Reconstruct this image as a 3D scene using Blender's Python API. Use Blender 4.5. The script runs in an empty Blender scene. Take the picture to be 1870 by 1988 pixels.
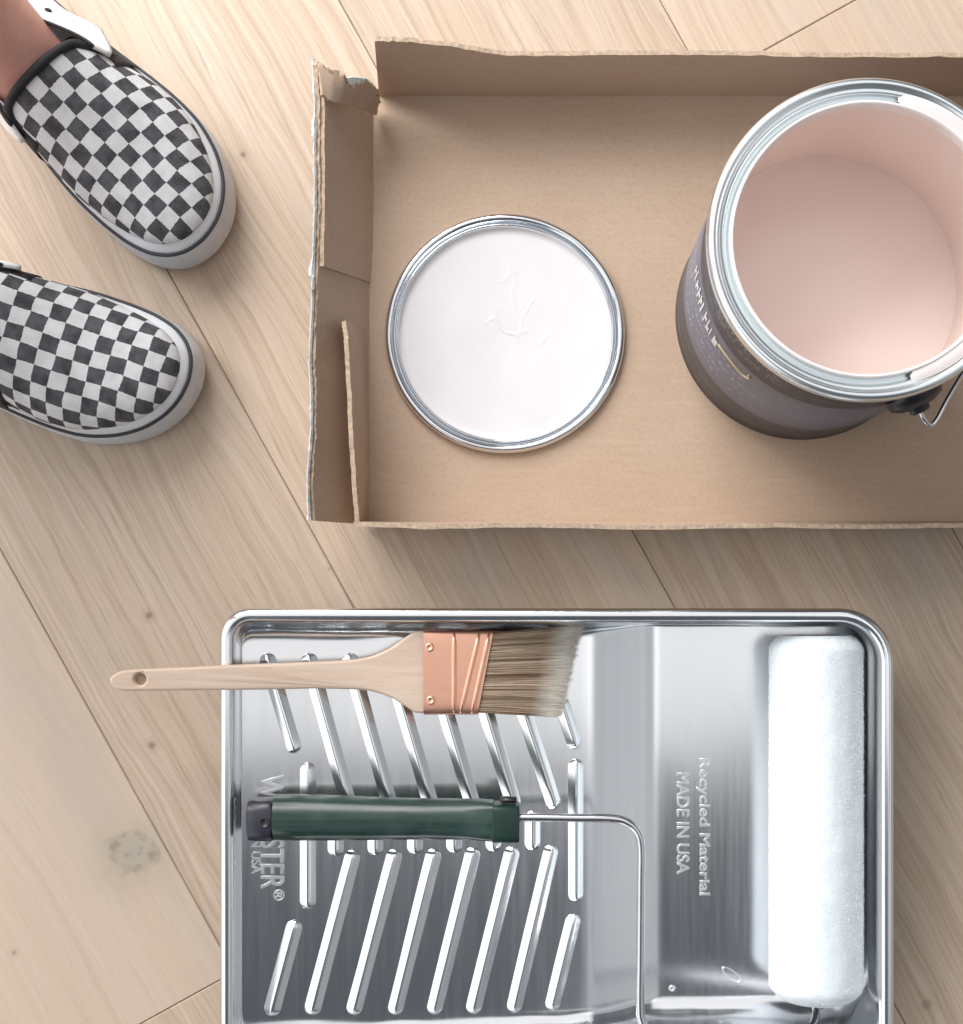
import bpy, bmesh, math, random
from mathutils import Vector, Matrix, noise
R = math.radians
C = bpy.context.scene.collection
scene = bpy.context.scene
random.seed(7)

# ------------------------------------------------------------------ camera
H = 0.90                      # camera height above the floor (m)
K = 0.0003457                 # metres per layout unit on the floor
PX, PY = 1050.0, 1170.0       # the layout point right below the camera
PW, PH = 1870.0, 1988.0
cam = bpy.data.cameras.new('camera')
cam.sensor_fit = 'VERTICAL'
cam.sensor_height = 24.0
cam.lens = 24.0 * H / (PH * K)
cam.shift_x = (PW / 2 - PX) / PH
cam.shift_y = (PY - PH / 2) / PH
cam.clip_start = 0.01
cam.clip_end = 100
camo = bpy.data.objects.new('camera', cam)
camo.location = (0, 0, H)
C.objects.link(camo)
scene.camera = camo

# ------------------------------------------------------------------ light
world = bpy.data.worlds.new('World')
scene.world = world
world.use_nodes = True
bg = world.node_tree.nodes['Background']
bg.inputs['Color'].default_value = (0.78, 0.88, 1.0, 1)
bg.inputs['Strength'].default_value = 0.115

def area(name, loc, target, sx, sy, watts, col):
    l = bpy.data.lights.new(name, 'AREA')
    l.shape = 'RECTANGLE'; l.size = sx; l.size_y = sy
    l.energy = watts; l.color = col
    o = bpy.data.objects.new(name, l)
    o.location = loc
    d = Vector(target) - Vector(loc)
    o.rotation_euler = d.to_track_quat('-Z', 'Y').to_euler()
    C.objects.link(o)
    return o
area('window_light', (-1.45, -0.45, 0.90), (0, -.25, .1), 3.3, 1.7, 25, (1.0, 0.985, 0.965))
area('window_light', (-0.95, 1.50, 1.20), (0, 0.1, 0), 1.7, 1.4, 82, (1.0, 0.99, 0.98))
area('ceiling_light', (-0.25, 1.02, 2.4), (-0.25, 1.0201, 0), 3.0, 2.8, 25, (1.0, 0.985, 0.97))
area('side_light', (2.0, -0.5, 2.2), (1.99, -0.5, 0), 1.4, 2.6, 4.8, (0.98, 0.99, 1.0))
area('wall_bounce_light', (1.9, -0.25, 0.95), (0, -.25, .5), 3.2, 1.7, 4.6, (1.0, 0.98, 0.96))

scene.view_settings.view_transform = 'Standard'
scene.view_settings.look = 'None'
scene.view_settings.exposure = 0.02
scene.view_settings.gamma = 1.0

# ------------------------------------------------------------------ helpers
def W(u, v, z=0.0):
    s = (H - z) / H * K
    return Vector(((u - PX) * s, -(v - PY) * s, z))

def lerp(a, b, t): return a + (b - a) * t
def sstep(a, b, x):
    t = min(1, max(0, (x - a) / (b - a))); return t * t * (3 - 2 * t)
def interp(tab, x):
    if x <= tab[0][0]: return tab[0][1]
    for (x0, y0), (x1, y1) in zip(tab, tab[1:]):
        if x <= x1: return lerp(y0, y1, (x - x0) / (x1 - x0))
    return tab[-1][1]
def smooth_interp(tab, x):
    """Catmull-Rom through a table"""
    n = len(tab)
    if x <= tab[0][0]: return tab[0][1]
    if x >= tab[-1][0]: return tab[-1][1]
    for i in range(n - 1):
        if x <= tab[i + 1][0]: break
    x0, y0 = tab[i]; x1, y1 = tab[i + 1]
    def slope(j):
        a = max(0, j - 1); b = min(n - 1, j + 1)
        return (tab[b][1] - tab[a][1]) / (tab[b][0] - tab[a][0])
    h = x1 - x0; t = (x - x0) / h
    m0, m1 = slope(i) * h, slope(i + 1) * h
    return (2*t**3-3*t**2+1)*y0 + (t**3-2*t**2+t)*m0 + (-2*t**3+3*t**2)*y1 + (t**3-t**2)*m1

def thing(name, label, cat, loc=(0, 0, 0), group=None):
    o = bpy.data.objects.new(name, None)
    o.empty_display_size = 0.02
    C.objects.link(o); o.location = loc
    o['label'] = label; o['category'] = cat
    if group: o['group'] = group
    return o

def top_loc(p):
    while p is not None and p.parent is not None: p = p.parent
    return Vector(p.location) if p is not None else Vector((0, 0, 0))

def put(name, me, mat=None, parent=None, label=None, smooth=True):
    o = bpy.data.objects.new(name, me)
    C.objects.link(o)
    if parent is not None: o.parent = parent
    if mat is not None:
        me.materials.clear(); me.materials.append(mat)
    if label: o['label'] = label
    if smooth:
        for p in me.polygons: p.use_smooth = True
    return o

def mesh(name, verts, faces, mat=None, parent=None, label=None, smooth=True, uv=None, solid=None, bevel=None, angle=None):
    off = top_loc(parent)
    me = bpy.data.meshes.new(name)
    me.from_pydata([tuple(Vector(v) - off) for v in verts], [], faces)
    if uv is not None:
        l = me.uv_layers.new(name='UVMap')
        for lp in me.loops: l.data[lp.index].uv = uv[lp.vertex_index]
    me.validate(); me.update()
    o = put(name, me, mat, parent, label, smooth)
    if solid:
        m = o.modifiers.new('solid', 'SOLIDIFY'); m.thickness = solid[0]; m.offset = solid[1]
    if bevel:
        m = o.modifiers.new('bevel', 'BEVEL'); m.width = bevel; m.segments = 2; m.limit_method = 'ANGLE'; m.angle_limit = R(35)
    if angle:
        try: me.set_sharp_from_angle(angle=R(angle))
        except Exception: pass
    return o

def grid_faces(nu, nv, wrap_u=False, wrap_v=False):
    f = []
    for i in range(nu if wrap_u else nu - 1):
        for j in range(nv if wrap_v else nv - 1):
            i2, j2 = (i + 1) % nu, (j + 1) % nv
            f.append((i * nv + j, i2 * nv + j, i2 * nv + j2, i * nv + j2))
    return f

def tube(pts, rad, n=10, cap=True):
    """verts, faces of a round tube along a polyline"""
    pts = [Vector(p) for p in pts]
    if not isinstance(rad, (list, tuple)): rad = [rad] * len(pts)
    V, F = [], []
    t0 = (pts[1] - pts[0]).normalized()
    up = Vector((0, 0, 1)) if abs(t0.z) < 0.9 else Vector((1, 0, 0))
    nrm = (up - t0 * up.dot(t0)).normalized()
    for i, p in enumerate(pts):
        a = pts[max(0, i - 1)]; b = pts[min(len(pts) - 1, i + 1)]
        t = (b - a).normalized()
        nrm = (nrm - t * nrm.dot(t)).normalized()
        bn = t.cross(nrm)
        for k in range(n):
            an = 2 * math.pi * k / n
            V.append(p + (nrm * math.cos(an) + bn * math.sin(an)) * rad[i])
    F = [(i*n+j, i*n+(j+1) % n, (i+1)*n+(j+1) % n, (i+1)*n+j) for i in range(len(pts)-1) for j in range(n)]
    if cap:
        F.append(tuple(range(n - 1, -1, -1)))
        F.append(tuple((len(pts) - 1) * n + k for k in range(n)))
    return V, F

def spline(pts, per=10):
    pts = [Vector(p) for p in pts]
    out = []
    for i in range(len(pts) - 1):
        p0 = pts[max(0, i-1)]; p1 = pts[i]; p2 = pts[i+1]; p3 = pts[min(len(pts)-1, i+2)]
        for k in range(per):
            t = k / per
            out.append(0.5 * ((2*p1) + (p2-p0)*t + (2*p0-5*p1+4*p2-p3)*t*t + (3*p1-p0-3*p2+p3)*t**3))
    out.append(pts[-1])
    return out

def revolve(prof, n=128, centre=(0, 0, 0), a0=0, a1=2*math.pi):
    full = abs(a1 - a0 - 2 * math.pi) < 1e-6
    V = []
    m = n if full else n + 1
    for i in range(m):
        a = a0 + (a1 - a0) * i / n
        for r, z in prof:
            V.append((centre[0] + r * math.cos(a), centre[1] + r * math.sin(a), centre[2] + z))
    return V, grid_faces(m, len(prof), wrap_u=full)

def join_vf(parts):
    V, F = [], []
    for v, f in parts:
        b = len(V); V += list(v); F += [tuple(i + b for i in q) for q in f]
    return V, F

# ------------------------------------------------------------------ materials
class NT:
    def __init__(s, name):
        s.m = bpy.data.materials.new(name); s.m.use_nodes = True
        s.t = s.m.node_tree; s.n = s.t.nodes
        s.b = s.n['Principled BSDF']
    def node(s, typ, **kw):
        o = s.n.new(typ)
        for k, v in kw.items():
            if k.startswith('_'): setattr(o, k[1:], v)
        return o
    def link(s, a, b): s.t.links.new(a, b)
    def setin(s, sock, v):
        if hasattr(v, 'links') or isinstance(v, bpy.types.NodeSocket): s.link(v, sock)
        else: sock.default_value = v
    def math(s, op, a, b=0.0, c=None, clamp=False):
        o = s.n.new('ShaderNodeMath'); o.operation = op; o.use_clamp = clamp
        s.setin(o.inputs[0], a); s.setin(o.inputs[1], b)
        if c is not None: s.setin(o.inputs[2], c)
        return o.outputs[0]
    def noise(s, vec, scale, detail=4, rough=0.55, dist=0.0):
        o = s.n.new('ShaderNodeTexNoise')
        if vec is not None: s.link(vec, o.inputs['Vector'])
        o.inputs['Scale'].default_value = scale; o.inputs['Detail'].default_value = detail
        o.inputs['Roughness'].default_value = rough; o.inputs['Distortion'].default_value = dist
        return o.outputs['Fac']
    def ramp(s, fac, stops):
        o = s.n.new('ShaderNodeValToRGB'); s.link(fac, o.inputs['Fac'])
        e = o.color_ramp.elements
        while len(e) < len(stops): e.new(0.5)
        for el, (p, c) in zip(e, stops):
            el.position = p; el.color = (*c, 1) if len(c) == 3 else c
        return o.outputs['Color']
    def maprange(s, v, a, b, c=0.0, d=1.0, smooth=False):
        o = s.n.new('ShaderNodeMapRange')
        if smooth: o.interpolation_type = 'SMOOTHSTEP'
        s.setin(o.inputs['Value'], v)
        for k, x in zip(('From Min', 'From Max', 'To Min', 'To Max'), (a, b, c, d)): s.setin(o.inputs[k], x)
        return o.outputs['Result']
    def mix(s, fac, a, b, mode='MIX'):
        o = s.n.new('ShaderNodeMix'); o.data_type = 'RGBA'; o.blend_type = mode
        s.setin(o.inputs['Factor'], fac)
        for k, v in (('A', a), ('B', b)):
            sock = [i for i in o.inputs if i.name == k and i.type == 'RGBA'][0]
            if isinstance(v, tuple): sock.default_value = (*v, 1) if len(v) == 3 else v
            else: s.link(v, sock)
        return [x for x in o.outputs if x.type == 'RGBA'][0]
    def coord(s, kind='Object'):
        return s.n.new('ShaderNodeTexCoord').outputs[kind]
    def mapping(s, vec, scale=(1, 1, 1), loc=(0, 0, 0), rot=(0, 0, 0)):
        o = s.n.new('ShaderNodeMapping'); s.link(vec, o.inputs['Vector'])
        o.inputs['Scale'].default_value = scale; o.inputs['Location'].default_value = loc; o.inputs['Rotation'].default_value = rot
        return o.outputs['Vector']
    def bump(s, h, strength=0.3, dist=0.001):
        o = s.n.new('ShaderNodeBump'); s.link(h, o.inputs['Height'])
        o.inputs['Strength'].default_value = strength; o.inputs['Distance'].default_value = dist
        s.link(o.outputs['Normal'], s.b.inputs['Normal'])
    def color(s, c):
        s.setin(s.b.inputs['Base Color'], (*c, 1) if isinstance(c, tuple) and len(c) == 3 else c)
    def set(s, **kw):
        for k, v in kw.items():
            s.setin(s.b.inputs[k.replace('_', ' ')], v)

def simple(name, col, rough=0.5, metal=0.0, var=0.12, scale=60, bump=0.0, spec=0.5):
    t = NT(name)
    n = t.noise(t.coord(), scale, 5)
    d = tuple(c * (1 - var) for c in col); l = tuple(min(1, c * (1 + var)) for c in col)
    t.color(t.ramp(n, [(0.3, d), (0.7, l)]))
    t.set(Roughness=rough, Metallic=metal)
    t.b.inputs['Specular IOR Level'].default_value = spec
    if bump: t.bump(n, bump, 0.0006)
    return t.m

# wood floor ----------------------------------------------------------------
TD = Vector((0.484, 0.875)).normalized()          # plank direction in layout units
TDw = Vector((TD.x, -TD.y, 0)); NDw = Vector((TD.y, TD.x, 0))   # along / across, world
KNOTS = [(290, 1195, .0026, .7), (295, 1447, .0025, .7), (472, 300, .0020, .8), (27, 1850, .002, .5), (640, 1105, .002, .3), (1800, 1950, .004, .4)]
BIGKNOT = (262, 1660)
def floor_mat():
    t = NT('whitewashed_oak')
    oi = t.n.new('ShaderNodeObjectInfo')
    co = t.coord()
    pos = t.n.new('ShaderNodeNewGeometry').outputs['Position']
    sh = t.n.new('ShaderNodeVectorMath'); sh.operation = 'MULTIPLY_ADD'
    cx = t.n.new('ShaderNodeCombineXYZ')
    t.link(oi.outputs['Random'], cx.inputs['X']); t.link(t.math('MULTIPLY', oi.outputs['Random'], 3.7), cx.inputs['Y']); t.link(oi.outputs['Random'], cx.inputs['Z'])
    t.link(cx.outputs[0], sh.inputs[0]); sh.inputs[1].default_value = (9, 9, 9); t.link(co, sh.inputs[2])
    v = sh.outputs[0]
    # warp around the big knot
    pos = t.n.new('ShaderNodeNewGeometry').outputs['Position']
    def dist(p):
        o = t.n.new('ShaderNodeVectorMath'); o.operation = 'DISTANCE'; t.link(pos, o.inputs[0]); o.inputs[1].default_value = p
        return o.outputs['Value']
    bk = W(*BIGKNOT)
    warp = t.noise(t.mapping(v, (4, 14, 1)), 1.0, 3, 0.5)
    add = t.n.new('ShaderNodeVectorMath'); add.operation = 'ADD'
    cy = t.n.new('ShaderNodeCombineXYZ'); t.link(t.math('MULTIPLY', warp, 0.035), cy.inputs['Y'])
    t.link(v, add.inputs[0]); t.link(cy.outputs[0], add.inputs[1])
    vw = add.outputs[0]
    g1 = t.noise(t.mapping(vw, (1.3, 120, 1)), 1.0, 5, 0.62)         # broad streaks
    g2 = t.noise(t.mapping(vw, (4.0, 380, 1)), 1.0, 4, 0.6)         # fine grain
    g3 = t.noise(t.mapping(v, (1.6, 12, 1)), 1.0, 4, 0.6)            # large tone
    pores = t.noise(t.mapping(vw, (22.0, 900, 1)), 1.0, 2, 0.5)
    at = t.n.new('ShaderNodeAttribute'); at.attribute_type = 'OBJECT'; at.attribute_name = 'grain'; gs = at.outputs['Fac']
    at2 = t.n.new('ShaderNodeAttribute'); at2.attribute_type = 'OBJECT'; at2.attribute_name = 'tone'; tn = at2.outputs['Fac']
    speck = t.noise(pos, 420, 3, 0.6)
    wv = t.n.new('ShaderNodeTexWave'); wv.wave_type = 'BANDS'; wv.bands_direction = 'Y'; wv.wave_profile = 'SAW'
    t.link(t.mapping(vw, (1.2, 26, 1)), wv.inputs['Vector']); wv.inputs['Scale'].default_value = 1.0
    wv.inputs['Distortion'].default_value = 5.0; wv.inputs['Detail'].default_value = 3; wv.inputs['Detail Scale'].default_value = 0.8
    M = lambda x: t.math('MULTIPLY', x, gs)
    c = t.ramp(g3, [(0.25, (0.455, 0.33, 0.22)), (0.45, (0.51, 0.39, 0.285)), (0.6, (0.54, 0.42, 0.32)), (0.78, (0.56, 0.46, 0.37))])
    c = t.mix(t.math('MULTIPLY', tn, 0.75), c, (0.56, 0.435, 0.335))
    c = t.mix(M(t.maprange(g1, 0.48, 0.70, 0, 0.62)), c, (0.37, 0.26, 0.175))
    c = t.mix(M(t.maprange(g1, 0.26, 0.42, 0.40, 0)), c, (0.63, 0.54, 0.455))
    c = t.mix(M(t.maprange(wv.outputs['Fac'], 0.6, 1.0, 0, 0.20)), c, (0.40, 0.295, 0.21))
    c = t.mix(M(t.maprange(g2, 0.50, 0.72, 0, 0.50)), c, (0.34, 0.24, 0.16))
    c = t.mix(M(t.maprange(g2, 0.30, 0.46, 0.38, 0)), c, (0.65, 0.56, 0.48))
    c = t.mix(M(t.maprange(pores, 0.58, 0.72, 0, 0.5)), c, (0.28, 0.19, 0.13))
    c = t.mix(t.maprange(speck, 0.55, 0.75, 0, 0.22), c, (0.38, 0.28, 0.20))
    gp = t.noise(t.mapping(v, (6, 16, 1), (4, 2, 0)), 1.0, 3)
    c = t.mix(t.maprange(gp, 0.56, 0.72, 0, 0.40), c, (0.43, 0.385, 0.335))
    # knots
    rn = t.noise(pos, 90, 4, 0.6)
    rn2 = t.noise(pos, 32, 3, 0.5)
    bd = t.math('ADD', dist(tuple(bk)), t.math('ADD', t.math('MULTIPLY', t.math('SUBTRACT', rn, 0.5), 0.012), t.math('MULTIPLY', t.math('SUBTRACT', rn2, 0.5), 0.030)))
    c = t.mix(t.maprange(bd, 0.042, 0.010, 0, 0.40, True), c, (0.42, 0.34, 0.26))
    c = t.mix(t.maprange(bd, 0.026, 0.004, 0, 0.72, True), c, (0.345, 0.325, 0.265))
    rg = t.math('MULTIPLY', t.maprange(bd, 0.020, 0.016, 0, 1, True), t.maprange(bd, 0.010, 0.015, 0, 1, True))
    c = t.mix(t.math('MULTIPLY', rg, t.maprange(rn, 0.42, 0.62, 0, 0.6)), c, (0.22, 0.16, 0.12))
    c = t.mix(t.math('MULTIPLY', t.maprange(bd, 0.010, 0.003, 0, 1, True), t.maprange(t.noise(pos, 200, 3), 0.5, 0.62, 0, 0.55)), c, (0.15, 0.13, 0.10))
    for (u, vv, r, s) in KNOTS:
        kd = t.math('ADD', dist(tuple(W(u, vv))), t.math('MULTIPLY', t.math('SUBTRACT', rn, 0.5), r * 0.9))
        c = t.mix(t.maprange(kd, r * 3.2, r, 0, 0.35 * s, True), c, (0.34, 0.23, 0.16))
        c = t.mix(t.maprange(kd, r * 1.3, r * 0.3, 0, s * .85, True), c, (0.13, 0.085, 0.07))
    hs = t.n.new('ShaderNodeHueSaturation')
    t.link(t.maprange(oi.outputs['Random'], 0, 1, 0.93, 1.05), hs.inputs['Value'])
    t.link(c, hs.inputs['Color']); hs.inputs['Saturation'].default_value = 0.92
    t.color(hs.outputs['Color'])
    t.link(t.maprange(g2, 0.3, 0.7, 0.46, 0.60), t.b.inputs['Roughness'])
    t.b.inputs['Specular IOR Level'].default_value = 0.35
    t.bump(t.math('ADD', g2, t.math('MULTIPLY', pores, 0.5)), 0.25, 0.0005)
    return t.m
M_FLOOR = floor_mat()
M_GAP = simple('seam_dark', (0.32, 0.235, 0.17), 0.9)

def cardboard_mat():
    t = NT('kraft_cardboard')
    v = t.coord()
    n1 = t.noise(v, 9, 4, 0.55); n2 = t.noise(v, 420, 3, 0.6); n3 = t.noise(t.mapping(v, (30, 350, 350)), 1, 3, 0.6)
    c = t.ramp(n1, [(0.3, (0.455, 0.33, 0.24)), (0.7, (0.50, 0.375, 0.285))])
    c = t.mix(t.maprange(n2, 0.45, 0.7, 0, 0.28), c, (0.33, 0.23, 0.155))
    c = t.mix(t.maprange(n3, 0.5, 0.7, 0, 0.22), c, (0.56, 0.43, 0.33))
    t.color(c); t.set(Roughness=0.82); t.b.inputs['Specular IOR Level'].default_value = 0.25
    t.bump(t.math('ADD', n2, t.math('MULTIPLY', n1, 2.0)), 0.12, 0.0006)
    return t.m
M_CARD = cardboard_mat()
M_CARDEDGE = simple('cardboard_edge', (0.43, 0.325, 0.235), 0.9, var=0.3, scale=400, bump=0.4)
def torn_mat():
    t = NT('torn_printed_paper')
    n = t.noise(t.coord(), 85, 4, 0.65)
    t.color(t.ramp(n, [(0.33, (0.10, 0.09, 0.08)), (0.40, (0.64, 0.64, 0.60)), (0.57, (0.72, 0.74, 0.73)), (0.61, (0.34, 0.52, 0.60)), (0.65, (0.62, 0.63, 0.61)), (0.70, (0.12, 0.11, 0.11))]))
    t.set(Roughness=0.75)
    return t.m
M_TORN = torn_mat()

def metal_mat(name, col, rough, var=0.05, scale=(8, 8, 8), bump=0.05, bscale=25):
    t = NT(name)
    v = t.coord()
    n = t.noise(t.mapping(v, scale), 1.0, 5, 0.6)
    n2 = t.noise(v, bscale, 2, 0.5)
    t.color(t.ramp(n, [(0.3, tuple(c * (1 - var) for c in col)), (0.7, col)]))
    t.set(Metallic=1.0)
    t.link(t.maprange(n, 0.3, 0.7, rough * 0.88, rough * 1.14), t.b.inputs['Roughness'])
    if bump: t.bump(n2, bump, 0.002)
    return t.m
M_TRAY = metal_mat('tray_steel', (0.82, 0.83, 0.85), 0.19, 0.03, (260, 10, 60), 0.035, 16)
M_EMB = metal_mat('frosted_steel', (0.84, 0.85, 0.87), 0.38, 0.05, (200, 200, 60), 0.0)
M_RIM = metal_mat('bright_steel', (0.86, 0.88, 0.90), 0.18, 0.03, (14, 14, 14), 0.0)
M_TIN = metal_mat('can_tin', (0.84, 0.89, 0.91), 0.30, 0.03, (12, 12, 12), 0.0, 60)
M_WIRE = metal_mat('wire_steel', (0.70, 0.69, 0.72), 0.20, 0.08, (90, 90, 90), 0.0)
M_COPPER = metal_mat('copper_ferrule', (0.95, 0.53, 0.38), 0.36, 0.08, (60, 300, 60), 0.04, 120)

# ------------------------------------------------------------------ floor
floor = bpy.data.objects.new('floor', None)
fv = [(x, y, -.0018) for x, y in ((-2.6, -2.6), (2.6, -2.6), (2.6, 2.6), (-2.6, 2.6))]
me = bpy.data.meshes.new('floor'); me.from_pydata(fv, [], [(0, 1, 2, 3)]); me.materials.append(M_GAP)
floor = bpy.data.objects.new('floor', me); C.objects.link(floor); floor['kind'] = 'structure'
def plank(n0, n1, t0, t1, grain=1.0, tone=0.3):
    """n/t in layout units: across and along the boards"""
    c = W(PX, PY)
    def P(n, tt):
        p = Vector((TD.y * n + TD.x * tt, -TD.x * n + TD.y * tt))
        return W(p.x, p.y)
    a, b, cc, d = P(n0, t0), P(n1, t0), P(n1, t1), P(n0, t1)
    mid = (a + cc) / 2
    L = (d - a).length / 2 - 0.00022; Wd = (b - a).length / 2 - 0.00022
    bv = 0.0007
    V = []
    for z, q in ((-.0022, 0), (-bv, 0), (0, bv)):
        for sx, sy in ((-1, -1), (1, -1), (1, 1), (-1, 1)): V.append((sx * (L - q), sy * (Wd - q), z))
    F = [(8, 9, 10, 11)] + [(i * 4 + k, i * 4 + (k + 1) % 4, (i + 1) * 4 + (k + 1) % 4, (i + 1) * 4 + k) for i in range(2) for k in range(4)]
    me = bpy.data.meshes.new('plank'); me.from_pydata(V, [], F); me.materials.append(M_FLOOR)
    o = bpy.data.objects.new('plank', me); C.objects.link(o); o.parent = floor
    o.location = mid
    o['grain'] = grain; o['tone'] = tone
    o.rotation_euler = (0, 0, math.atan2(TDw.y, TDw.x))
bands = [-515 + 545.6 * i for i in range(-9, 12)]
for i, n0 in enumerate(bands):
    idx = i - 9
    cut = {-1: 1872, 3: 804}.get(idx, 1200 + (i * 2777) % 5200 - 2600)
    if idx in (0, 1, 2): cut = {0: 4300, 1: -2200, 2: 5200}[idx]
    ts = sorted([cut + 5600 * k for k in range(-3, 4)])
    for a, b in zip(ts, ts[1:]):
        a2, b2 = max(a, -5200), min(b, 7600)
        g_ = {-1: .28, 0: .88, 1: .90, 2: 1.0, 3: .55}.get(idx, .7); t_ = {-1: .95, 0: .35, 1: .15, 2: .1, 3: .6}.get(idx, .4)
        if idx == -1 and a2 >= 1800: g_, t_ = .9, .1
        if b2 - a2 > 60: plank(n0, n0 + 545.6, a2, b2, g_, t_)

# ------------------------------------------------------------------ cardboard box
BZ = 0.0045
box = thing('cardboard_box', 'shallow open brown cardboard box with torn top left corner, holding the can and lid', 'box', W(1500, 600, 0))
def sheet(name, rows, mat, parent, thick=0.0035, offset=-1, label=None, jag_top=0.0, seed=0):
    nv = len(rows[0]); V = []
    rnd = random.Random(seed)
    for i, row in enumerate(rows):
        for p in row: V.append(Vector(p))
    o = mesh(name, V, grid_faces(len(rows), nv), mat, parent, label, smooth=True)
    m = o.modifiers.new('solid', 'SOLIDIFY'); m.thickness = thick; m.offset = offset
    m.use_even_offset = False
    o.data.materials.append(M_CARDEDGE); m.material_offset_rim = 1
    m2 = o.modifiers.new('split', 'EDGE_SPLIT'); m2.split_angle = R(50)
    return o
def wall_rows(bot, top, nrow=7, ncol=60, wav=0.0006, jag=0.0, seed=0):
    """bot/top: lists of (u,v,z) polylines; rows from bottom to top"""
    def along(pl, t):
        n = len(pl) - 1; x = t * n; i = min(n - 1, int(x)); f = x - i
        return W(*[lerp(pl[i][k], pl[i + 1][k], f) for k in range(3)])
    rnd = random.Random(seed); rows = []
    jg = [rnd.gauss(0, 1) for _ in range(ncol)]
    for r in range(nrow):
        s = r / (nrow - 1); row = []
        for c in range(ncol):
            t = c / (ncol - 1)
            p = along(bot, t).lerp(along(top, t), s)
            nz = noise.noise(Vector((p.x * 14 + seed, p.y * 14, p.z * 14)))
            p += Vector((nz, noise.noise(Vector((p.y * 13, p.x * 11, seed))), 0)) * wav * (0.3 + s)
            if s == 1 and jag: p.z += jg[c] * jag; p += Vector((jg[-c], jg[c // 2], 0)) * jag * 0.5
            row.append(p)
        rows.append(row)
    return rows
# base panel
rows = []
for i in range(24):
    row = []
    for j in range(40):
        u = lerp(712, 2380, j / 39); v = lerp(1020, 182, i / 23)
        p = W(u, v, BZ); p.z += 0.0012 * (noise.noise(Vector((p.x * 9, p.y * 9, 3.3))) * (1 if 0 < i < 23 and j else 0))
        row.append(p)
    rows.append(row)
sheet('base_panel', rows, M_CARD, box, 0.0028, -1)
# back wall (towards the window)
top = [(726, 71, .079), (762, 71, .079), (800, 73, .0785), (870, 79, .0765), (930, 89, .0745), (985, 96, .0725)] + [(985 + 1395 * k / 9, 97 + 0.8 * k, .072) for k in range(1, 10)]
bot = [(lerp(737, 2380, 0), 182, BZ)] + []
bot = [(737 + (u - 726) * (2380 - 737) / (2380 - 726), 182, BZ) for (u, v, z) in top]
sheet('back_wall', wall_rows(bot, top, 7, 90, .0008, .0004, 3)[::-1], M_CARD, box, 0.0028, 1)
# front wall
top = [(686, 1021, .069)] + [(686 + 1694 * k / 12, 1026.5 + 1.6 * math.sin(k * 1.9), .0695) for k in range(1, 13)]
bot = [(u + (700 - 686) * (1 - k / 12), 1020, BZ) for k, (u, v, z) in enumerate(top)]
sheet('front_wall', wall_rows(bot, top, 6, 80, .0007, .0003, 5), M_CARD, box, 0.0028, 1)
# far right wall, outside the picture
sheet('side_wall', wall_rows([(2380, 182, BZ), (2380, 1020, BZ)], [(2392, 175, .072), (2392, 1025, .072)], 5, 20, .0006, 0, 6)[::-1], M_CARD, box, 0.0028, -1, label='right hand side wall')
# left wall, leaning outwards with a ragged rim
top = [(609, 120, .0745), (614, 200, .071), (612, 300, .070), (613, 400, .070), (610, 500, .0695), (608, 600, .0695), (604, 700, .070), (607, 770, .0695), (606, 850, .0695), (600, 930, .0695), (602, 1011, .068)]
bot = [(713, lerp(205, 1018, k / 10), BZ) for k in range(11)]
sheet('side_wall', wall_rows(bot, top, 7, 110, .0009, .0005, 8), M_CARD, box, 0.0028, 1, label='ragged left side wall leaning outward')
# flap lying on the left wall (upper half)
top = [(622, 178, .0700), (622, 250, .0700), (622, 350, .0695), (621, 440, .0695), (620, 517, .069)]
bot = [(717, 222, BZ + .002), (717, 300, BZ + .002), (717, 390, BZ + .002), (716, 470, BZ + .002), (712, 549, BZ + .002)]
sheet('corner_flap', wall_rows(bot, top, 7, 40, .0006, .0003, 9), M_CARD, box, 0.003, 1, label='upper flap folded against the left wall')
# standing flap (lower half)
top = [(664, 624, .058), (668, 660, .066), (672, 760, .067), (677, 850, .067), (683, 940, .067), (689, 1016, .066)]
bot = [(706, 640, BZ + .001), (708, 700, BZ + .001), (709, 780, BZ + .001), (710, 860, BZ + .001), (710, 940, BZ + .001), (704, 1017, BZ + .001)]
sheet('corner_flap', wall_rows(bot, top, 6, 40, .0008, .0003, 10), M_CARD, box, 0.0028, 1, label='lower flap standing clear of the left wall')
# crumpled torn corner
ctr = [(612, 122, .074), (640, 139, .071), (663, 151, .067), (676, 163, .062), (693, 166, .058), (707, 158, .056), (716, 160, .05), (727, 172, .042), (738, 190, .026), (733, 206, .014)]
low = [(619, 190, .0715), (636, 196, .066), (650, 199, .058), (664, 200, .050), (678, 204, .042), (690, 208, .035), (701, 211, .028), (710, 214, .021), (720, 216, .013), (726, 220, .008)]
low = [(u + 2, v + 3 * math.sin(u * .9), z + .004 + .003 * math.sin(u * .35)) for (u, v, z) in low]
rows = wall_rows(low, ctr, 9, 60, .0048, .0012, 12)
for c_ in range(60):
    jj = .0016 * noise.noise(Vector((c_ * .55, 3, 1))) + .0009 * noise.noise(Vector((c_ * 1.7, 8, 1)))
    rows[0][c_] += Vector((0, -abs(jj) * 1.5, jj))
sheet('torn_corner', rows, M_CARD, box, 0.0025, 1, label='crumpled torn corner')
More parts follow.
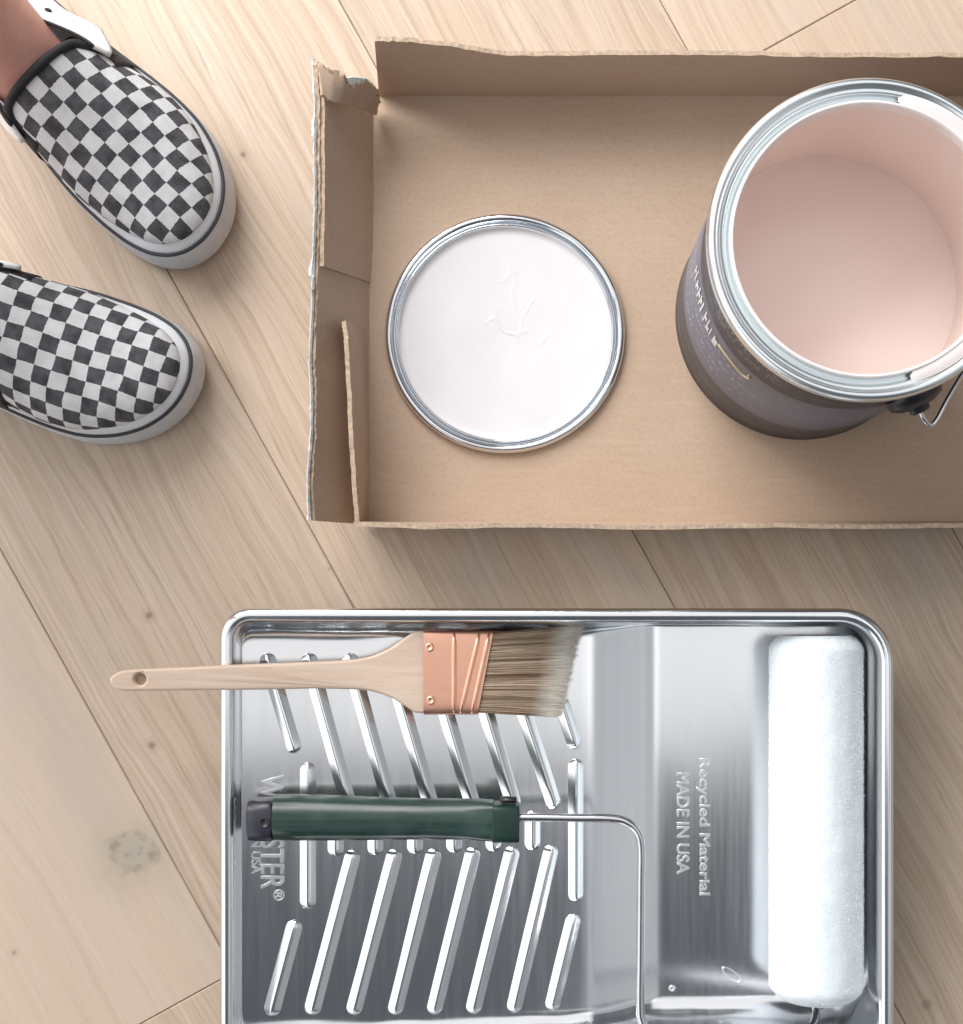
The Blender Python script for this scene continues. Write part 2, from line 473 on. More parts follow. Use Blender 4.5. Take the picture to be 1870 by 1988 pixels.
# torn printed paper along the ragged left rim and at the corner
rnd = random.Random(4)
V, F = [], []
npt = 150
for i in range(npt):
    t = i / (npt - 1); v = lerp(114, 1010, t)
    ub = smooth_interp([(114, 608), (200, 612), (300, 611), (400, 612), (500, 608.5), (600, 606.5), (700, 602), (770, 605), (850, 604), (930, 598), (1011, 600)], v)
    big = max(0, noise.noise(Vector((v * 0.018, 5.1, 0)))) * 9 + max(0, noise.noise(Vector((v * 0.07, 1.1, 0)))) * 5 if v < 540 else max(0, noise.noise(Vector((v * 0.05, 9.1, 0)))) * 4
    wdt = 0.8 + big + rnd.random() * 1.6
    a = W(ub + 2.5, v, .0715); b = W(ub - wdt * 0.35, v, .0725 + rnd.random() * .0008); c = W(ub - wdt, v, .067 - rnd.random() * .002)
    V += [a, b, c]
F = grid_faces(npt, 3)
mesh('torn_edge', V, F, M_TORN, box, 'white and blue torn printed paper edge', smooth=False, solid=(0.0006, 0))
V = [W(*p) for p in ((668, 152, .0675), (684, 149, .066), (700, 151, .063), (714, 152, .058), (709, 160, .057), (694, 167, .059), (678, 164, .0635))]
mesh('torn_edge', V, [(0, 1, 6), (1, 5, 6), (1, 2, 5), (2, 4, 5), (2, 3, 4)], M_TORN, box, 'white torn paper tuft at the corner', smooth=False, solid=(0.0006, 0))

# ------------------------------------------------------------------ can lid
lc = W(981, 651, BZ)
M_LIDPAINT = simple('pale_pink_paint_film', (0.70, 0.68, 0.70), 0.30, var=0.03, scale=30, bump=0.08)
lid = thing('can_lid', 'round metal paint can lid lying upside down, coated in pale pink paint', 'lid', lc)
prof = [(0.0690, .0030), (0.0701, .0044), (0.0708, .0074), (0.0714, .0086), (0.0721, .0084), (0.0726, .0068), (0.0730, .0042), (0.0735, .0034)]
prof += [(.0767 - .0030 * math.cos(a), .0048 + .0040 * math.sin(a)) for a in [math.pi * k / 14 for k in range(0, 15)]] + [(0.0797, .0030), (0.0785, .0022), (0.0740, .0022), (0.0690, .0024)]
V, F = revolve(prof, 160, (lc.x, lc.y, BZ), 0, 2 * math.pi)
V = [Vector(v) + Vector((0, 0, noise.noise(Vector((v[0] * 45, v[1] * 45, 1))) * .0009)) for v in V]
mesh('lid_rim', V, F, metal_mat('lid_steel', (0.74, 0.765, 0.80), 0.13, 0.03, (14, 14, 14), 0.0), lid)
V = [Vector((lc.x, lc.y, BZ + .0042))]; F = []
nr, na = 90, 200
for i in range(1, nr + 1):
    r = .0716 * i / nr
    for k in range(na):
        a = 2 * math.pi * k / na
        x, y = r * math.cos(a), r * math.sin(a)
        z = .0042
        wx, wy = x + .006 * noise.noise(Vector((x * 60, y * 60, 9))), y + .006 * noise.noise(Vector((x * 60, y * 60, 4)))
        d = abs(noise.noise(Vector((wx * 75, wy * 48, 2.2)))); d2 = noise.noise(Vector((x * 70 + 7, y * 70, 0)))
        reg = sstep(1.0, .45, math.hypot((x - .009) / .030, (y - .012) / .052))
        wr = max(0, .085 - d) * .0042 * reg * sstep(-.30, .15, d2)
        z += wr + .0004 * noise.noise(Vector((x * 25, y * 25, 5)))
        if r > .066: z += (r - .066) ** 2 * 60
        V.append(Vector((lc.x + x, lc.y + y, BZ + z)))
for k in range(na): F.append((0, 1 + k, 1 + (k + 1) % na))
for i in range(nr - 1):
    for k in range(na):
        F.append((1 + i * na + k, 1 + (i + 1) * na + k, 1 + (i + 1) * na + (k + 1) % na, 1 + i * na + (k + 1) % na))
mesh('paint_film', V, F, M_LIDPAINT, lid)

# ------------------------------------------------------------------ paint can
cc = W(1551, 615, 0); CX, CY = cc.x, cc.y; CR = 0.0832; CB = BZ; CH = 0.190
can = thing('paint_can', 'open metal paint can with grey label, part full of pale pink paint', 'paint can', (CX, CY, BZ))
def label_mat():
    t = NT('can_label')
    v = t.coord('UV')
    sep = t.n.new('ShaderNodeSeparateXYZ'); t.link(v, sep.inputs[0])
    ang, z = sep.outputs['X'], sep.outputs['Y']        # degrees/100 (image sense) , metres*10
    n = t.noise(t.mapping(v, (6, 10, 1)), 1, 4)
    col = t.ramp(t.maprange(z, 0.0, 2.0, 0, 1), [(0.0, (0.060, 0.055, 0.060)), (0.255, (0.085, 0.080, 0.088)), (0.275, (0.165, 0.165, 0.20)), (0.49, (0.19, 0.19, 0.235)), (0.70, (0.15, 0.148, 0.18)), (0.715, (0.058, 0.050, 0.058)), (0.93, (0.070, 0.066, 0.070))])
    # small illegible print
    cells = t.n.new('ShaderNodeTexVoronoi'); cells.feature = 'F1'
    t.link(t.mapping(v, (55, 42, 1)), cells.inputs['Vector']); cells.inputs['Scale'].default_value = 1.0
    spots = t.maprange(cells.outputs['Distance'], 0.42, 0.22, 0, 1)
    rows_ = t.math('GREATER_THAN', t.math('SINE', t.math('MULTIPLY', z, 46.0)), 0.1)
    zone = t.math('MULTIPLY', t.math('MULTIPLY', t.math('GREATER_THAN', z, 0.62), t.math('LESS_THAN', z, 1.22)), t.maprange(ang, 1.15, 1.35, 0, 1))
    patch = t.maprange(t.noise(t.mapping(v, (9, 7, 1)), 1, 2), 0.40, 0.50, 0, 1)
    m1 = t.math('MULTIPLY', t.math('MULTIPLY', spots, rows_), t.math('MULTIPLY', zone, patch))
    col = t.mix(t.math('MULTIPLY', m1, 0.95), col, (0.58, 0.58, 0.64))
    zone2 = t.math('MULTIPLY', t.math('MULTIPLY', t.math('GREATER_THAN', z, 1.55), t.math('LESS_THAN', z, 1.72)), t.math('MULTIPLY', t.maprange(ang, 1.15, 1.25, 0, 1), t.maprange(ang, 1.70, 1.60, 0, 1)))
    col = t.mix(t.math('MULTIPLY', t.math('MULTIPLY', spots, zone2), 0.6), col, (0.45, 0.42, 0.38))
    col = t.mix(t.maprange(n, 0.5, 0.75, 0, 0.2), col, (0.35, 0.33, 0.34))
    t.color(col); t.set(Roughness=0.48); t.b.inputs['Specular IOR Level'].default_value = 0.3
    return t.m
M_LABEL = label_mat()
prof = [(CR - .004, 0.0), (CR - .0005, .0005), (CR + .0004, .0025), (CR, .0045)] + [(CR, .0045 + .1695 * k / 12) for k in range(1, 13)] + [(CR - .0004, .176), (CR - .0006, .1772)]
n = 160
V, F = revolve(prof, n, (CX, CY, CB))
UV = []
for i in range(n):
    a = (360 - 360 * i / n) % 360
    for r, z in prof: UV.append((a / 100, z * 10))
F.append(tuple(i * len(prof) for i in range(n))[::-1])
mesh('can_body', V, F, M_LABEL, can, uv=UV)
# rolled rim and lid channel
prof = [(CR + .0001, .1766), (CR + .0010, .1800), (CR + .0024, .1830), (CR + .0022, .1870), (CR + .0010, .1893), (CR - .0008, .1900), (CR - .0022, .1893), (CR - .0030, .1878),
        (CR - .0042, .1872), (CR - .0056, .1876), (CR - .0062, .1862), (CR - .0066, .1832), (CR - .0078, .1822), (CR - .0090, .1830), (CR - .0094, .1852), (CR - .0098, .1872),
        (CR - .0106, .1882), (CR - .0114, .1878), (CR - .0118, .1862), (CR - .0116, .1800), (CR - .0105, .1775), (CR - .0015, .1750)]
V, F = revolve(prof, 192, (CX, CY, CB))
V = [Vector(v) + Vector((0, 0, noise.noise(Vector((v[0] * 22, v[1] * 22, 4))) * .0001)) for v in V]
mesh('can_rim', V, F, M_TIN, can)
def paint_mat():
    t = NT('pale_pink_paint')
    v = t.coord()
    n = t.noise(t.mapping(v, (10, 10, 10)), 1, 4, 0.5, 0.6)
    t.color(t.ramp(n, [(0.3, (0.91, 0.78, 0.735)), (0.7, (0.925, 0.805, 0.765))]))
    t.set(Roughness=0.20); t.b.inputs['Specular IOR Level'].default_value = 0.5
    t.b.inputs['Subsurface Weight'].default_value = 0.0
    t.bump(t.noise(v, 40, 2), 0.04, 0.002)
    return t.m
M_PAINT = paint_mat()
PZ = 0.072
pr = CR - .0012
prof = [(0.0001, PZ)] + [(pr * k / 14, PZ + .0002 * math.sin(k)) for k in range(1, 14)] + [(pr - .0008, PZ + .0001), (pr, PZ + .0002)]
V, F = revolve(prof, 128, (CX, CY, CB))
mesh('paint', V, F, M_PAINT, can)
prof = [(pr, lerp(PZ - .002, .1745, k / 24)) for k in range(25)]
V, F = revolve(prof, 160, (CX, CY, CB))
V = [Vector(v) + Vector((CX - v[0], CY - v[1], 0)).normalized() * (.0005 * max(0, noise.noise(Vector((math.atan2(v[1] - CY, v[0] - CX) * 9, v[2] * 26, 4))))) for v in V]
M_COAT = NT('paint_coat'); _n = M_COAT.noise(M_COAT.mapping(M_COAT.coord(), (30, 30, 9)), 1, 4)
M_COAT.color(M_COAT.ramp(_n, [(0.3, (0.88, 0.735, 0.68)), (0.7, (0.91, 0.775, 0.725))])); M_COAT.set(Roughness=0.42); M_COAT = M_COAT.m
mesh('paint_coat', V, F, M_COAT, can)
prof = [(CR - .0097, .1868), (CR - .0100, .1880), (CR - .0107, .1889), (CR - .0116, .1884), (CR - .0121, .1864), (CR - .0120, .1800)]
V, F = revolve(prof, 160, (CX, CY, CB))
mesh('lip_ring', V, F, simple('pale_lip', (0.80, 0.72, 0.70), 0.3, var=0.04, scale=60), can)  # pale pinkish ring laid over the inner lip of the rim
# drips of paint on the lid channel at the far right
M_DRIP = simple('paint_smear', (0.69, 0.62, 0.615), 0.3, var=0.03, scale=40)
na = 90; V = []
for i in range(na + 1):
    a = R(lerp(78, -73, i / na)); e = math.sin(math.pi * i / na) ** 0.15
    for k in range(7):
        s = k / 6
        r = lerp(CR - .0030, CR - .0112, .5 + (s - .5) * (.25 + .75 * e)) ; z = .1884 + .0005 * math.sin(math.pi * s)
        V.append((CX + r * math.cos(a), CY + r * math.sin(a), CB + z - (1 - e) * .0022))
mesh('paint_smear', V, grid_faces(na + 1, 7), M_DRIP, can)
# label lettering: unreadable white title strokes and a gold underline
M_WHITE = simple('label_white_ink', (0.72, 0.70, 0.70), 0.4, var=0.05)
M_GOLD = simple('label_gold_ink', (0.50, 0.40, 0.24), 0.35, var=0.1)
def on_can(deg, z, off=.0004):
    a = -R(deg); return Vector((CX + (CR + off) * math.cos(a), CY + (CR + off) * math.sin(a), CB + z))
rnd = random.Random(11)
parts = []
dg = 181.0
while dg > 150.5:
    w_ = rnd.uniform(1.8, 3.2); hgt = rnd.choice([.015, .020, .021, .014]); zb = .114 + rnd.uniform(0, .002)
    for (a0, a1, z0, z1) in ((dg, dg - w_ * .35, zb, zb + hgt), (dg - w_ * .35, dg - w_, zb + hgt * rnd.choice([0, .4, .7]), zb + hgt * rnd.choice([.35, .75, 1.0]) + .001)):
        parts.append(([on_can(a0, z0), on_can(a1, z0), on_can(a1, z1), on_can(a0, z1)], [(0, 1, 2, 3)]))
    dg -= w_ + rnd.uniform(.5, 1.0)
V, F = join_vf(parts); mesh('label_lettering', V, F, M_WHITE, can, smooth=False)
pl = [on_can(148.5 - i * 1.1, .126 + .0012 * math.sin(i * .3)) for i in range(15)]
pl += [on_can(132 - 1.6 * math.sin(i * .4), .1265 + .004 * (1 - math.cos(i * .4)) , .0005) for i in range(1, 8)]
V, F = tube(pl, .0008, 6); mesh('label_flourish', V, F, M_GOLD, can)
# ear and bail handle
M_BLACK = simple('black_plastic', (0.018, 0.018, 0.022), 0.35, var=0.3, bump=0.1)
ea = -R(66)
er = Vector((math.cos(ea), math.sin(ea), 0)); et = Vector((-math.sin(ea), math.cos(ea), 0))
ec = Vector((CX, CY, CB + .150)) + er * CR
V = []
for (rr, off) in ((.0165, None), (.0165, .001), (.0150, .0045), (.0100, .0072), (.0060, .0078), (.0058, .0100), (.004, .0112), (0.0002, .0115)):
    for k in range(28):
        a = 2 * math.pi * k / 28
        if off is None or off == -(rr * math.cos(a - 2 * math.pi / 28)) ** 2 / (2 * CR) + .0003: off = -(rr * math.cos(a)) ** 2 / (2 * CR) + .0003
        V.append(ec + et * rr * math.cos(a) + Vector((0, 0, 1)) * rr * math.sin(a) * 0.9 + er * off)
mesh('bail_ear', V, grid_faces(8, 28, wrap_v=True), M_BLACK, can)
wp = [ec + er * .006, ec + er * .0135 + Vector((0, 0, -.001)), ec + er * .0195 + et * .003 + Vector((0, 0, -.004)), ec + er * .0175 + et * .0085 + Vector((0, 0, -.004)), ec + er * .0085 + et * .020 + Vector((0, 0, -.004))]
# the wire swings round the right side of the can and hangs below its middle
for k in range(5, 22):
    a = ea + math.pi * k / 22
    r_ = CR + .0045
    wp.append(Vector((CX + r_ * math.cos(a), CY + r_ * math.sin(a), CB + .148 - .012 * math.sin(math.pi * k / 22))))
wp.append(Vector((CX, CY, CB + .150)) - er * (CR + .006))
V, F = tube(spline(wp, 6), .0014, 8); mesh('bail_handle', V, F, M_WIRE, can)
V = [Vector((CX, CY, 0)) * 2 - Vector(v) for v in []]
ec2 = Vector((CX, CY, CB + .150)) - er * CR
V = []
for (rr, off) in ((.0165, None), (.0165, .001), (.0150, .0045), (.0100, .0072), (.0060, .0078), (.0002, .0082)):
    for k in range(28):
        a = 2 * math.pi * k / 28
        if off is None or off == -(rr * math.cos(a - 2 * math.pi / 28)) ** 2 / (2 * CR) + .0003: off = -(rr * math.cos(a)) ** 2 / (2 * CR) + .0003
        V.append(ec2 + et * rr * math.cos(a) + Vector((0, 0, 1)) * rr * math.sin(a) * 0.9 - er * off)
mesh('bail_ear', V, grid_faces(6, 28, wrap_v=True), M_BLACK, can)

# ------------------------------------------------------------------ paint tray
TH = 0.065
def at_h(u, v, z): return W(u, v, z)
tx0 = W(425, 0, TH).x; tx1 = W(1738, 0, TH).x; ty1 = W(0, 1181, TH).y; ty0 = W(0, 2098, TH).y
tray = thing('paint_tray', 'silver metal roller tray with raised ribs and a deep well at its right end', 'paint tray', ((tx0 + tx1) / 2, (ty0 + ty1) / 2, 0))
ZA, ZB, ZC = 0.0435, 0.0170, 0.0030      # ramp top, ramp foot, well floor
XA = W(470, 0, ZA).x; XB = W(1152, 0, ZB).x; XC = W(1272, 0, ZC).x; XD = W(1694, 0, ZC).x
def zfloor(x):
    if x < XB: return lerp(ZA, ZB, (x - XA) / (XB - XA))
    if x < XC:
        return lerp(ZB, ZC, (x - XB) / (XC - XB))
    return ZC
def zfloor_s(x):
    e = .0035
    return (zfloor(x - e) + 2 * zfloor(x) + zfloor(x + e)) / 4
RU, RUN = (XB - XA), (ZB - ZA)
slope = RUN / RU
def on_ramp(u, v, dz=0.0):
    c = (u - PX) * K / H
    a = ZA - slope * XA + dz
    x = c * (H - a) / (1 + c * slope)
    z = a + slope * x
    return Vector((x, -(v - PY) * K * (H - z) / H, z))
def rrect(x0, x1, y0, y1, rl, rr, nc=10, ns=60):
    """closed contour, start at top-left after the corner, clockwise: top side, TR arc, right, BR arc, bottom, BL arc, left, TL arc"""
    P = []
    top = [(lerp(x0 + rl, x1 - rr, k / ns), y1) for k in range(ns + 1)]
    tr = [(x1 - rr + rr * math.sin(a), y1 - rr + rr * math.cos(a)) for a in [math.pi / 2 * k / nc for k in range(1, nc + 1)]]
    br = [(x1 - rr + rr * math.cos(a), y0 + rr - rr * math.sin(a)) for a in [math.pi / 2 * k / nc for k in range(0, nc)]]
    bot = [(lerp(x1 - rr, x0 + rl, k / ns), y0) for k in range(ns + 1)]
    bl = [(x0 + rl - rl * math.sin(a), y0 + rl - rl * math.cos(a)) for a in [math.pi / 2 * k / nc for k in range(1, nc + 1)]]
    tl = [(x0 + rl - rl * math.cos(a), y1 - rl + rl * math.sin(a)) for a in [math.pi / 2 * k / nc for k in range(0, nc)]]
    return top + tr + br + bot + bl + tl
NS, NC = 90, 10
def ring(off, z, rl=.019, rr=.034):
    return [Vector((x, y, z)) for x, y in rrect(tx0 + off, tx1 - off, ty0 + off, ty1 - off, max(.004, rl - off), max(.004, rr - off), NC, NS)]
# base contour: its long sides pull in along the ramp
bx0, bx1 = XA, XD
yt_well = W(0, 1214, ZC).y; yb_well = W(0, 1934, ZC).y
yt_ramp = W(0, 1237, .035).y; yb_ramp = W(0, 1979, .035).y
def base_contour():
    P = rrect(bx0, bx1, 0, 1, .006, .018, NC, NS)   # y normalised below
    P2 = []
    raw = rrect(bx0, bx1, yb_well, yt_well, .006, .020, NC, NS)
    for x, y in raw:
        s = sstep(XC + .004, XB - .02, x)
        ym = (yb_well + yt_well) / 2
        if y > ym: y += s * (yt_ramp - yt_well)
        else: y += s * (yb_ramp - yb_well)
        P2.append(Vector((x, y, zfloor_s(x))))
    return P2
base = base_contour()
rim_in = ring(.0088, TH - .0045)
rings = [ring(.0016, TH - .0072), ring(.0002, TH - .0058), ring(0, TH - .0034), ring(.0009, TH - .0014), ring(.0026, TH - .0003), ring(.0048, TH), ring(.0068, TH - .0006), ring(.0082, TH - .0022), rim_in]
for so, sz in ((.10, .28), (.22, .52), (.34, .72), (.48, .86), (.66, .95), (.84, .99)):
    rings.append([Vector((lerp(a.x, b.x, so), lerp(a.y, b.y, so), lerp(a.z, b.z, sz))) for a, b in zip(rim_in, base)])
# slight kneading of the wall where the sheet was pressed
for rg in rings[9:]:
    for p in rg:
        p += Vector((0, 1, .3)) * .0011 * noise.noise(Vector((p.x * 38, p.z * 90, 2 if p.y > (ty0 + ty1) / 2 else 8)))
rings.append(base)
N = len(base)
V = [p for rg in rings for p in rg]
F = [(i * N + k, i * N + (k + 1) % N, (i + 1) * N + (k + 1) % N, (i + 1) * N + k) for i in range(len(rings) - 1) for k in range(N)]
# interior: strips joining top side to bottom side
b0 = (len(rings) - 1) * N
topi = list(range(0, NS + 1)) + list(range(NS + 1, NS + 1 + NC))              # top side + TR arc
# bottom partners in the same x order
br0 = NS + 1 + NC; bot0 = br0 + NC; bl0 = bot0 + NS + 1; tl0 = bl0 + NC
boti = [bot0 + NS - k for k in range(NS + 1)] + [br0 + NC - 1 - k for k in range(NC)]
tl = [tl0 + k for k in range(NC)]; bl = [bl0 + NC - 1 - k for k in range(NC)]
tops = tl + topi; bots = bl + boti
FR = [0, .004, .012, .03, .07, .14, .22, .31, .40, .5, .60, .69, .78, .86, .93, .97, .988, .996, 1]
MID = len(FR) - 1
cols = []
for a, b in zip(tops, bots):
    pa, pb = V[b0 + a], V[b0 + b]
    col = [b0 + a]
    for m in range(1, MID):
        q = pa.lerp(pb, FR[m])
        q.z += .00035 * noise.noise(Vector((q.x * 16, q.y * 16, 1)))
        V.append(q); col.append(len(V) - 1)
    col.append(b0 + b)
    cols.append(col)
for c0, c1 in zip(cols, cols[1:]):
    for m in range(MID): F.append((c0[m], c1[m], c1[m + 1], c0[m + 1]))
pan = mesh('pan', V, F, M_TRAY, tray)
sm = pan.modifiers.new('solid', 'SOLIDIFY'); sm.thickness = .0009; sm.offset = -1
bm = bmesh.new(); bm.from_mesh(pan.data); bmesh.ops.recalc_face_normals(bm, faces=bm.faces)
if sum(f.normal.z for f in bm.faces) < 0: bmesh.ops.reverse_faces(bm, faces=bm.faces)
bm.to_mesh(pan.data); bm.free()
# ribs
RT = Vector((1, 0, slope)).normalized(); RN = Vector((-slope, 0, 1)).normalized()
def rib(u0, v0, u1, v1, hw=.0051, hh=.0031, pad=True):
    a, b = on_ramp(u0, v0), on_ramp(u1, v1)
    hh = lerp(.0023, .0032, (min(u0, u1) - 510) / 570)
    d = (b - a); L = d.length; d.normalize(); s = RN.cross(d)
    V = []; secs = []
    nE = 6
    for k in range(nE + 1):
        an = math.pi / 2 * k / nE; secs.append((hw - hw * math.cos(an), math.sin(an)))
    nS = 8
    xs = [(x, f) for x, f in secs] + [(lerp(hw, L - hw, k / nS), 1) for k in range(1, nS)] + [(L - x, f) for x, f in reversed(secs)]
    prof = [(-1.06, -.06), (-.98, .04), (-.88, .16), (-.45, .62), (-.20, .90), (-.08, .98), (0, 1), (.08, .98), (.20, .90), (.45, .62), (.88, .16), (.98, .04), (1.06, -.06)]
    for x, f in xs:
        for py, pz in prof:
            V.append(a + d * x + s * (hw * py * max(f, .02)) + RN * (hh * (pz * (f if pz > 0 else 1))))
    mesh('rib', V, grid_faces(len(xs), len(prof)), M_RIM, tray)
UP = [(516, 1268, 574, 1462), (597, 1268, 680, 1572), (676, 1268, 760, 1572), (752, 1268, 840, 1572), (832, 1268, 921, 1572), (910, 1268, 1000, 1571), (987, 1290, 1079, 1570), (1086, 1352, 1119, 1453)]
LOW = [(575, 1786, 525, 1972), (688, 1650, 604, 1970), (769, 1649, 685, 1970), (845, 1648, 765, 1970), (921, 1645, 841, 1969), (997, 1643, 917, 1968), (1073, 1640, 996, 1966), (1116, 1774, 1070, 1962)]
for r_ in UP + LOW: rib(*r_)
rib(598, 1480, 598, 1765); rib(1118, 1473, 1118, 1750)
for u in (652, 729, 806, 882, 958, 1034): rib(u, 1574, u, 1663 - (u - 652) * .03)
# embossed lettering
def text_part(txt, u_top, v_start, v_end, u_cap, z_fn, name, parent, mat, ext=.0007, sqz=None):
    cu = bpy.data.curves.new('lettering', 'FONT'); cu.body = txt; cu.size = 1.0; cu.extrude = 0.03; cu.bevel_depth = 0.022; cu.bevel_resolution = 2; cu.offset = 0.0
    to = bpy.data.objects.new('lettering', cu); C.objects.link(to)
    dg = bpy.context.evaluated_depsgraph_get()
    me = bpy.data.meshes.new_from_object(to.evaluated_get(dg))
    bpy.data.objects.remove(to)
    zz_ = [v.co.z for v in me.vertices]; zlo, zhi = min(zz_), max(zz_)
    for v in me.vertices: v.co.z = (v.co.z - zlo) / (zhi - zlo)
    xs = [v.co.x for v in me.vertices]; ys = [v.co.y for v in me.vertices]
    x0, x1, y0, y1 = min(xs), max(xs), min(ys), max(ys)
    off = top_loc(parent)
    for v in me.vertices:
        tx = (v.co.x - x0) / (x1 - x0); tyy = (v.co.y - y0) / (y1 - y0)
        p = z_fn(lerp(u_cap, u_top, tyy), lerp(v_start, v_end, tx)) + Vector((0, 0, ext * v.co.z * 1.4 - ext * .4))
        v.co = p - off
    o = put(name, me, mat, parent, smooth=False)
    return o
flatz = lambda u, v: W(u, v, ZC + .0001)
text_part('WOOSTER', 553, 1503, 1727, 506, lambda u, v: on_ramp(u, v), 'embossed_lettering', tray, M_EMB)
text_part('\u00ae', 553, 1727, 1749, 531, lambda u, v: on_ramp(u, v), 'embossed_lettering', tray, M_EMB)
text_part('MADE IN USA', 508, 1552, 1697, 488, lambda u, v: on_ramp(u, v), 'embossed_lettering', tray, M_EMB)
text_part('Recycled Material', 1379, 1472, 1738, 1352, flatz, 'embossed_lettering', tray, M_EMB, .0004)
text_part('MADE IN USA', 1339, 1500, 1697, 1314, flatz, 'embossed_lettering', tray, M_EMB, .0004)
# two small press marks in the well
p = W(1305, 1919, ZC)
V, F = revolve([(.0024, -.0002), (.0022, .0004), (.0014, .0005), (.0010, .0001), (.0001, .0001)], 20, tuple(p)); mesh('press_mark', V, F, M_RIM, tray)
p = W(1420, 1892, ZC)
V = []
for k in range(24):
    a = 2 * math.pi * k / 24
    for q in range(6):
        b = 2 * math.pi * q / 6
        r1 = 1 + .09 * math.cos(b)
        x, y = .0072 * math.cos(a) * r1, .0026 * math.sin(a) * r1
        ca, sa = math.cos(R(-38)), math.sin(R(-38))
        V.append(p + Vector((x * ca - y * sa, x * sa + y * ca, .0003 * math.sin(b))))
mesh('press_mark', V, grid_faces(24, 6, True, True), M_RIM, tray)
# folding legs under the shallow end
for v in (1330, 1850):
    a = on_ramp(520, v) - Vector((0, 0, .003)); b = a + Vector((.012, 0, 0)); 
    pts = [a + Vector((0, .02, 0)), Vector((a.x, a.y + .02, .0025)), Vector((a.x, a.y - .02, .0025)), a + Vector((0, -.02, 0))]
    V, F = tube(pts, .0022, 8); mesh('leg', V, F, M_WIRE, tray)

# ------------------------------------------------------------------ roller
RC_u = 1585.0
RZ = .0355
rr0 = .0298
roller = thing('paint_roller', 'paint roller with fluffy white cover, wire frame and dark green handle lying in the tray', 'paint roller', W(1585, 1590, ZC))
ya, yb = W(0, 1238, RZ + .012).y, W(0, 1939, RZ + .006).y
rcx = W(RC_u, 0, RZ).x
RZ = ZC + rr0 + .0015
def nap_mat():
    t = NT('white_nap')
    v = t.coord()
    n = t.noise(v, 420, 3, 0.7); n2 = t.noise(v, 40, 3, 0.5)
    t.color(t.ramp(n2, [(0.3, (0.74, 0.80, 0.835)), (0.7, (0.79, 0.85, 0.88))]))
    t.set(Roughness=0.95); t.b.inputs['Specular IOR Level'].default_value = 0.1
    t.b.inputs['Sheen Weight'].default_value = 0.25
    t.bump(n, 0.16, 0.001)
    return t.m
M_NAP = nap_mat()
V = []
ny, nth = 120, 72
def rprof(s):   # radius factor along the cover, rounded ends
    e = min(s, 1 - s) * (ya - yb)
    return rr0 * (1 - .20 * max(0, 1 - e / .009) ** 2.2)
for i in range(ny + 1):
    s = i / ny; y = lerp(yb, ya, s)
    for k in range(nth):
        a = 2 * math.pi * k / nth
        d = Vector((math.cos(a), 0, math.sin(a)))
        r = rprof(s) + .0004 * noise.noise(Vector((d.x * 4, y * 60, d.z * 4))) + .0003 * noise.noise(Vector((d.x * 14, y * 300, d.z * 14)))
        V.append(Vector((rcx, y, RZ)) + d * r)
F = grid_faces(ny + 1, nth, wrap_v=True)
cover = mesh('roller_cover', V, F, M_NAP, roller)
# closed nap ends
for (yy, s) in ((ya, 1), (yb, -1)):
    V, F = [], []; b = 0
    for (rf, dy) in ((.81, 0), (.76, .0012), (.69, .0010), (.66, -.001), (.655, -.006)):
        for k in range(48):
            a = 2 * math.pi * k / 48
            V.append(Vector((rcx + rr0 * rf * math.cos(a), yy + s * dy, RZ + rr0 * rf * math.sin(a))))
    for i in range(4):
        for k in range(48): F.append((b + i * 48 + k, b + i * 48 + (k + 1) % 48, b + (i + 1) * 48 + (k + 1) % 48, b + (i + 1) * 48 + k))
    mesh('nap_end', V, F, M_NAP, cover)
# loose fibres of the nap
V, F = [], []
rnd = random.Random(3)
for i in range(26000):
    s = rnd.random(); a = rnd.uniform(-.35, math.pi + .35); y = lerp(yb, ya, s)
    d = Vector((math.cos(a), 0, math.sin(a)))
    r = rprof(s)
    p = Vector((rcx, y, RZ)) + d * (r - .0004)
    t = Vector((rnd.gauss(0, .5), rnd.gauss(0, .5), rnd.gauss(0, .5)))
    if s < .02: t.y -= .6
    if s > .98: t.y += .6
    tip = p + (d + t).normalized() * rnd.uniform(.0008, .0017)
    sd = d.cross(Vector((rnd.random() - .5, rnd.random() - .5, rnd.random() - .5))).normalized() * .00022
    b = len(V); V += [p - sd, p + sd, tip]; F.append((b, b + 1, b + 2))
fz = mesh('nap_fibres', V, F, M_NAP, cover, smooth=False); fz['kind'] = 'stuff'
# end caps
M_CAP = simple('dark_grey_plastic', (0.05, 0.055, 0.06), 0.4)
V, F = join_vf([revolve([(.0196, 0), (.0196, .002), (.017, .0026), (.0001, .0024)], 40, (0, 0, 0))])
V1 = [Vector((rcx + v[0], yb - v[2] + .003, RZ + v[1])) for v in V]
V2 = [Vector((rcx + v[0], ya + v[2] - .003, RZ + v[1])) for v in V]
mesh('end_cap', V1, F, M_CAP, roller); mesh('end_cap', V2, F, M_CAP, roller)
# wire frame
HZ0, HZ1 = .0635, .0700
fp = [W(985, 1587, HZ1), W(1040, 1587, .0705), W(1120, 1588, .0712), W(1185, 1589, .0718), W(1215, 1595, .0720), W(1236, 1612, .0721), W(1245, 1642, .0722), W(1245, 1720, .0722), W(1244, 1850, .0725), W(1243, 1950, .0730), W(1246, 1980, .0732), W(1258, 2000, .0733), W(1285, 2008, .0732), W(1400, 2009, .070), W(1520, 2008, .060), W(1560, 2004, .0535), W(1577, 1992, .0475), W(1584, 1972, .0410)]
fp += [Vector((rcx, yb - .006, RZ + .001)), Vector((rcx, yb + .02, RZ)), Vector((rcx, ya - .01, RZ))]
V, F = tube(spline(fp, 6), .0026, 14); mesh('wire_frame', V, F, M_WIRE, roller)
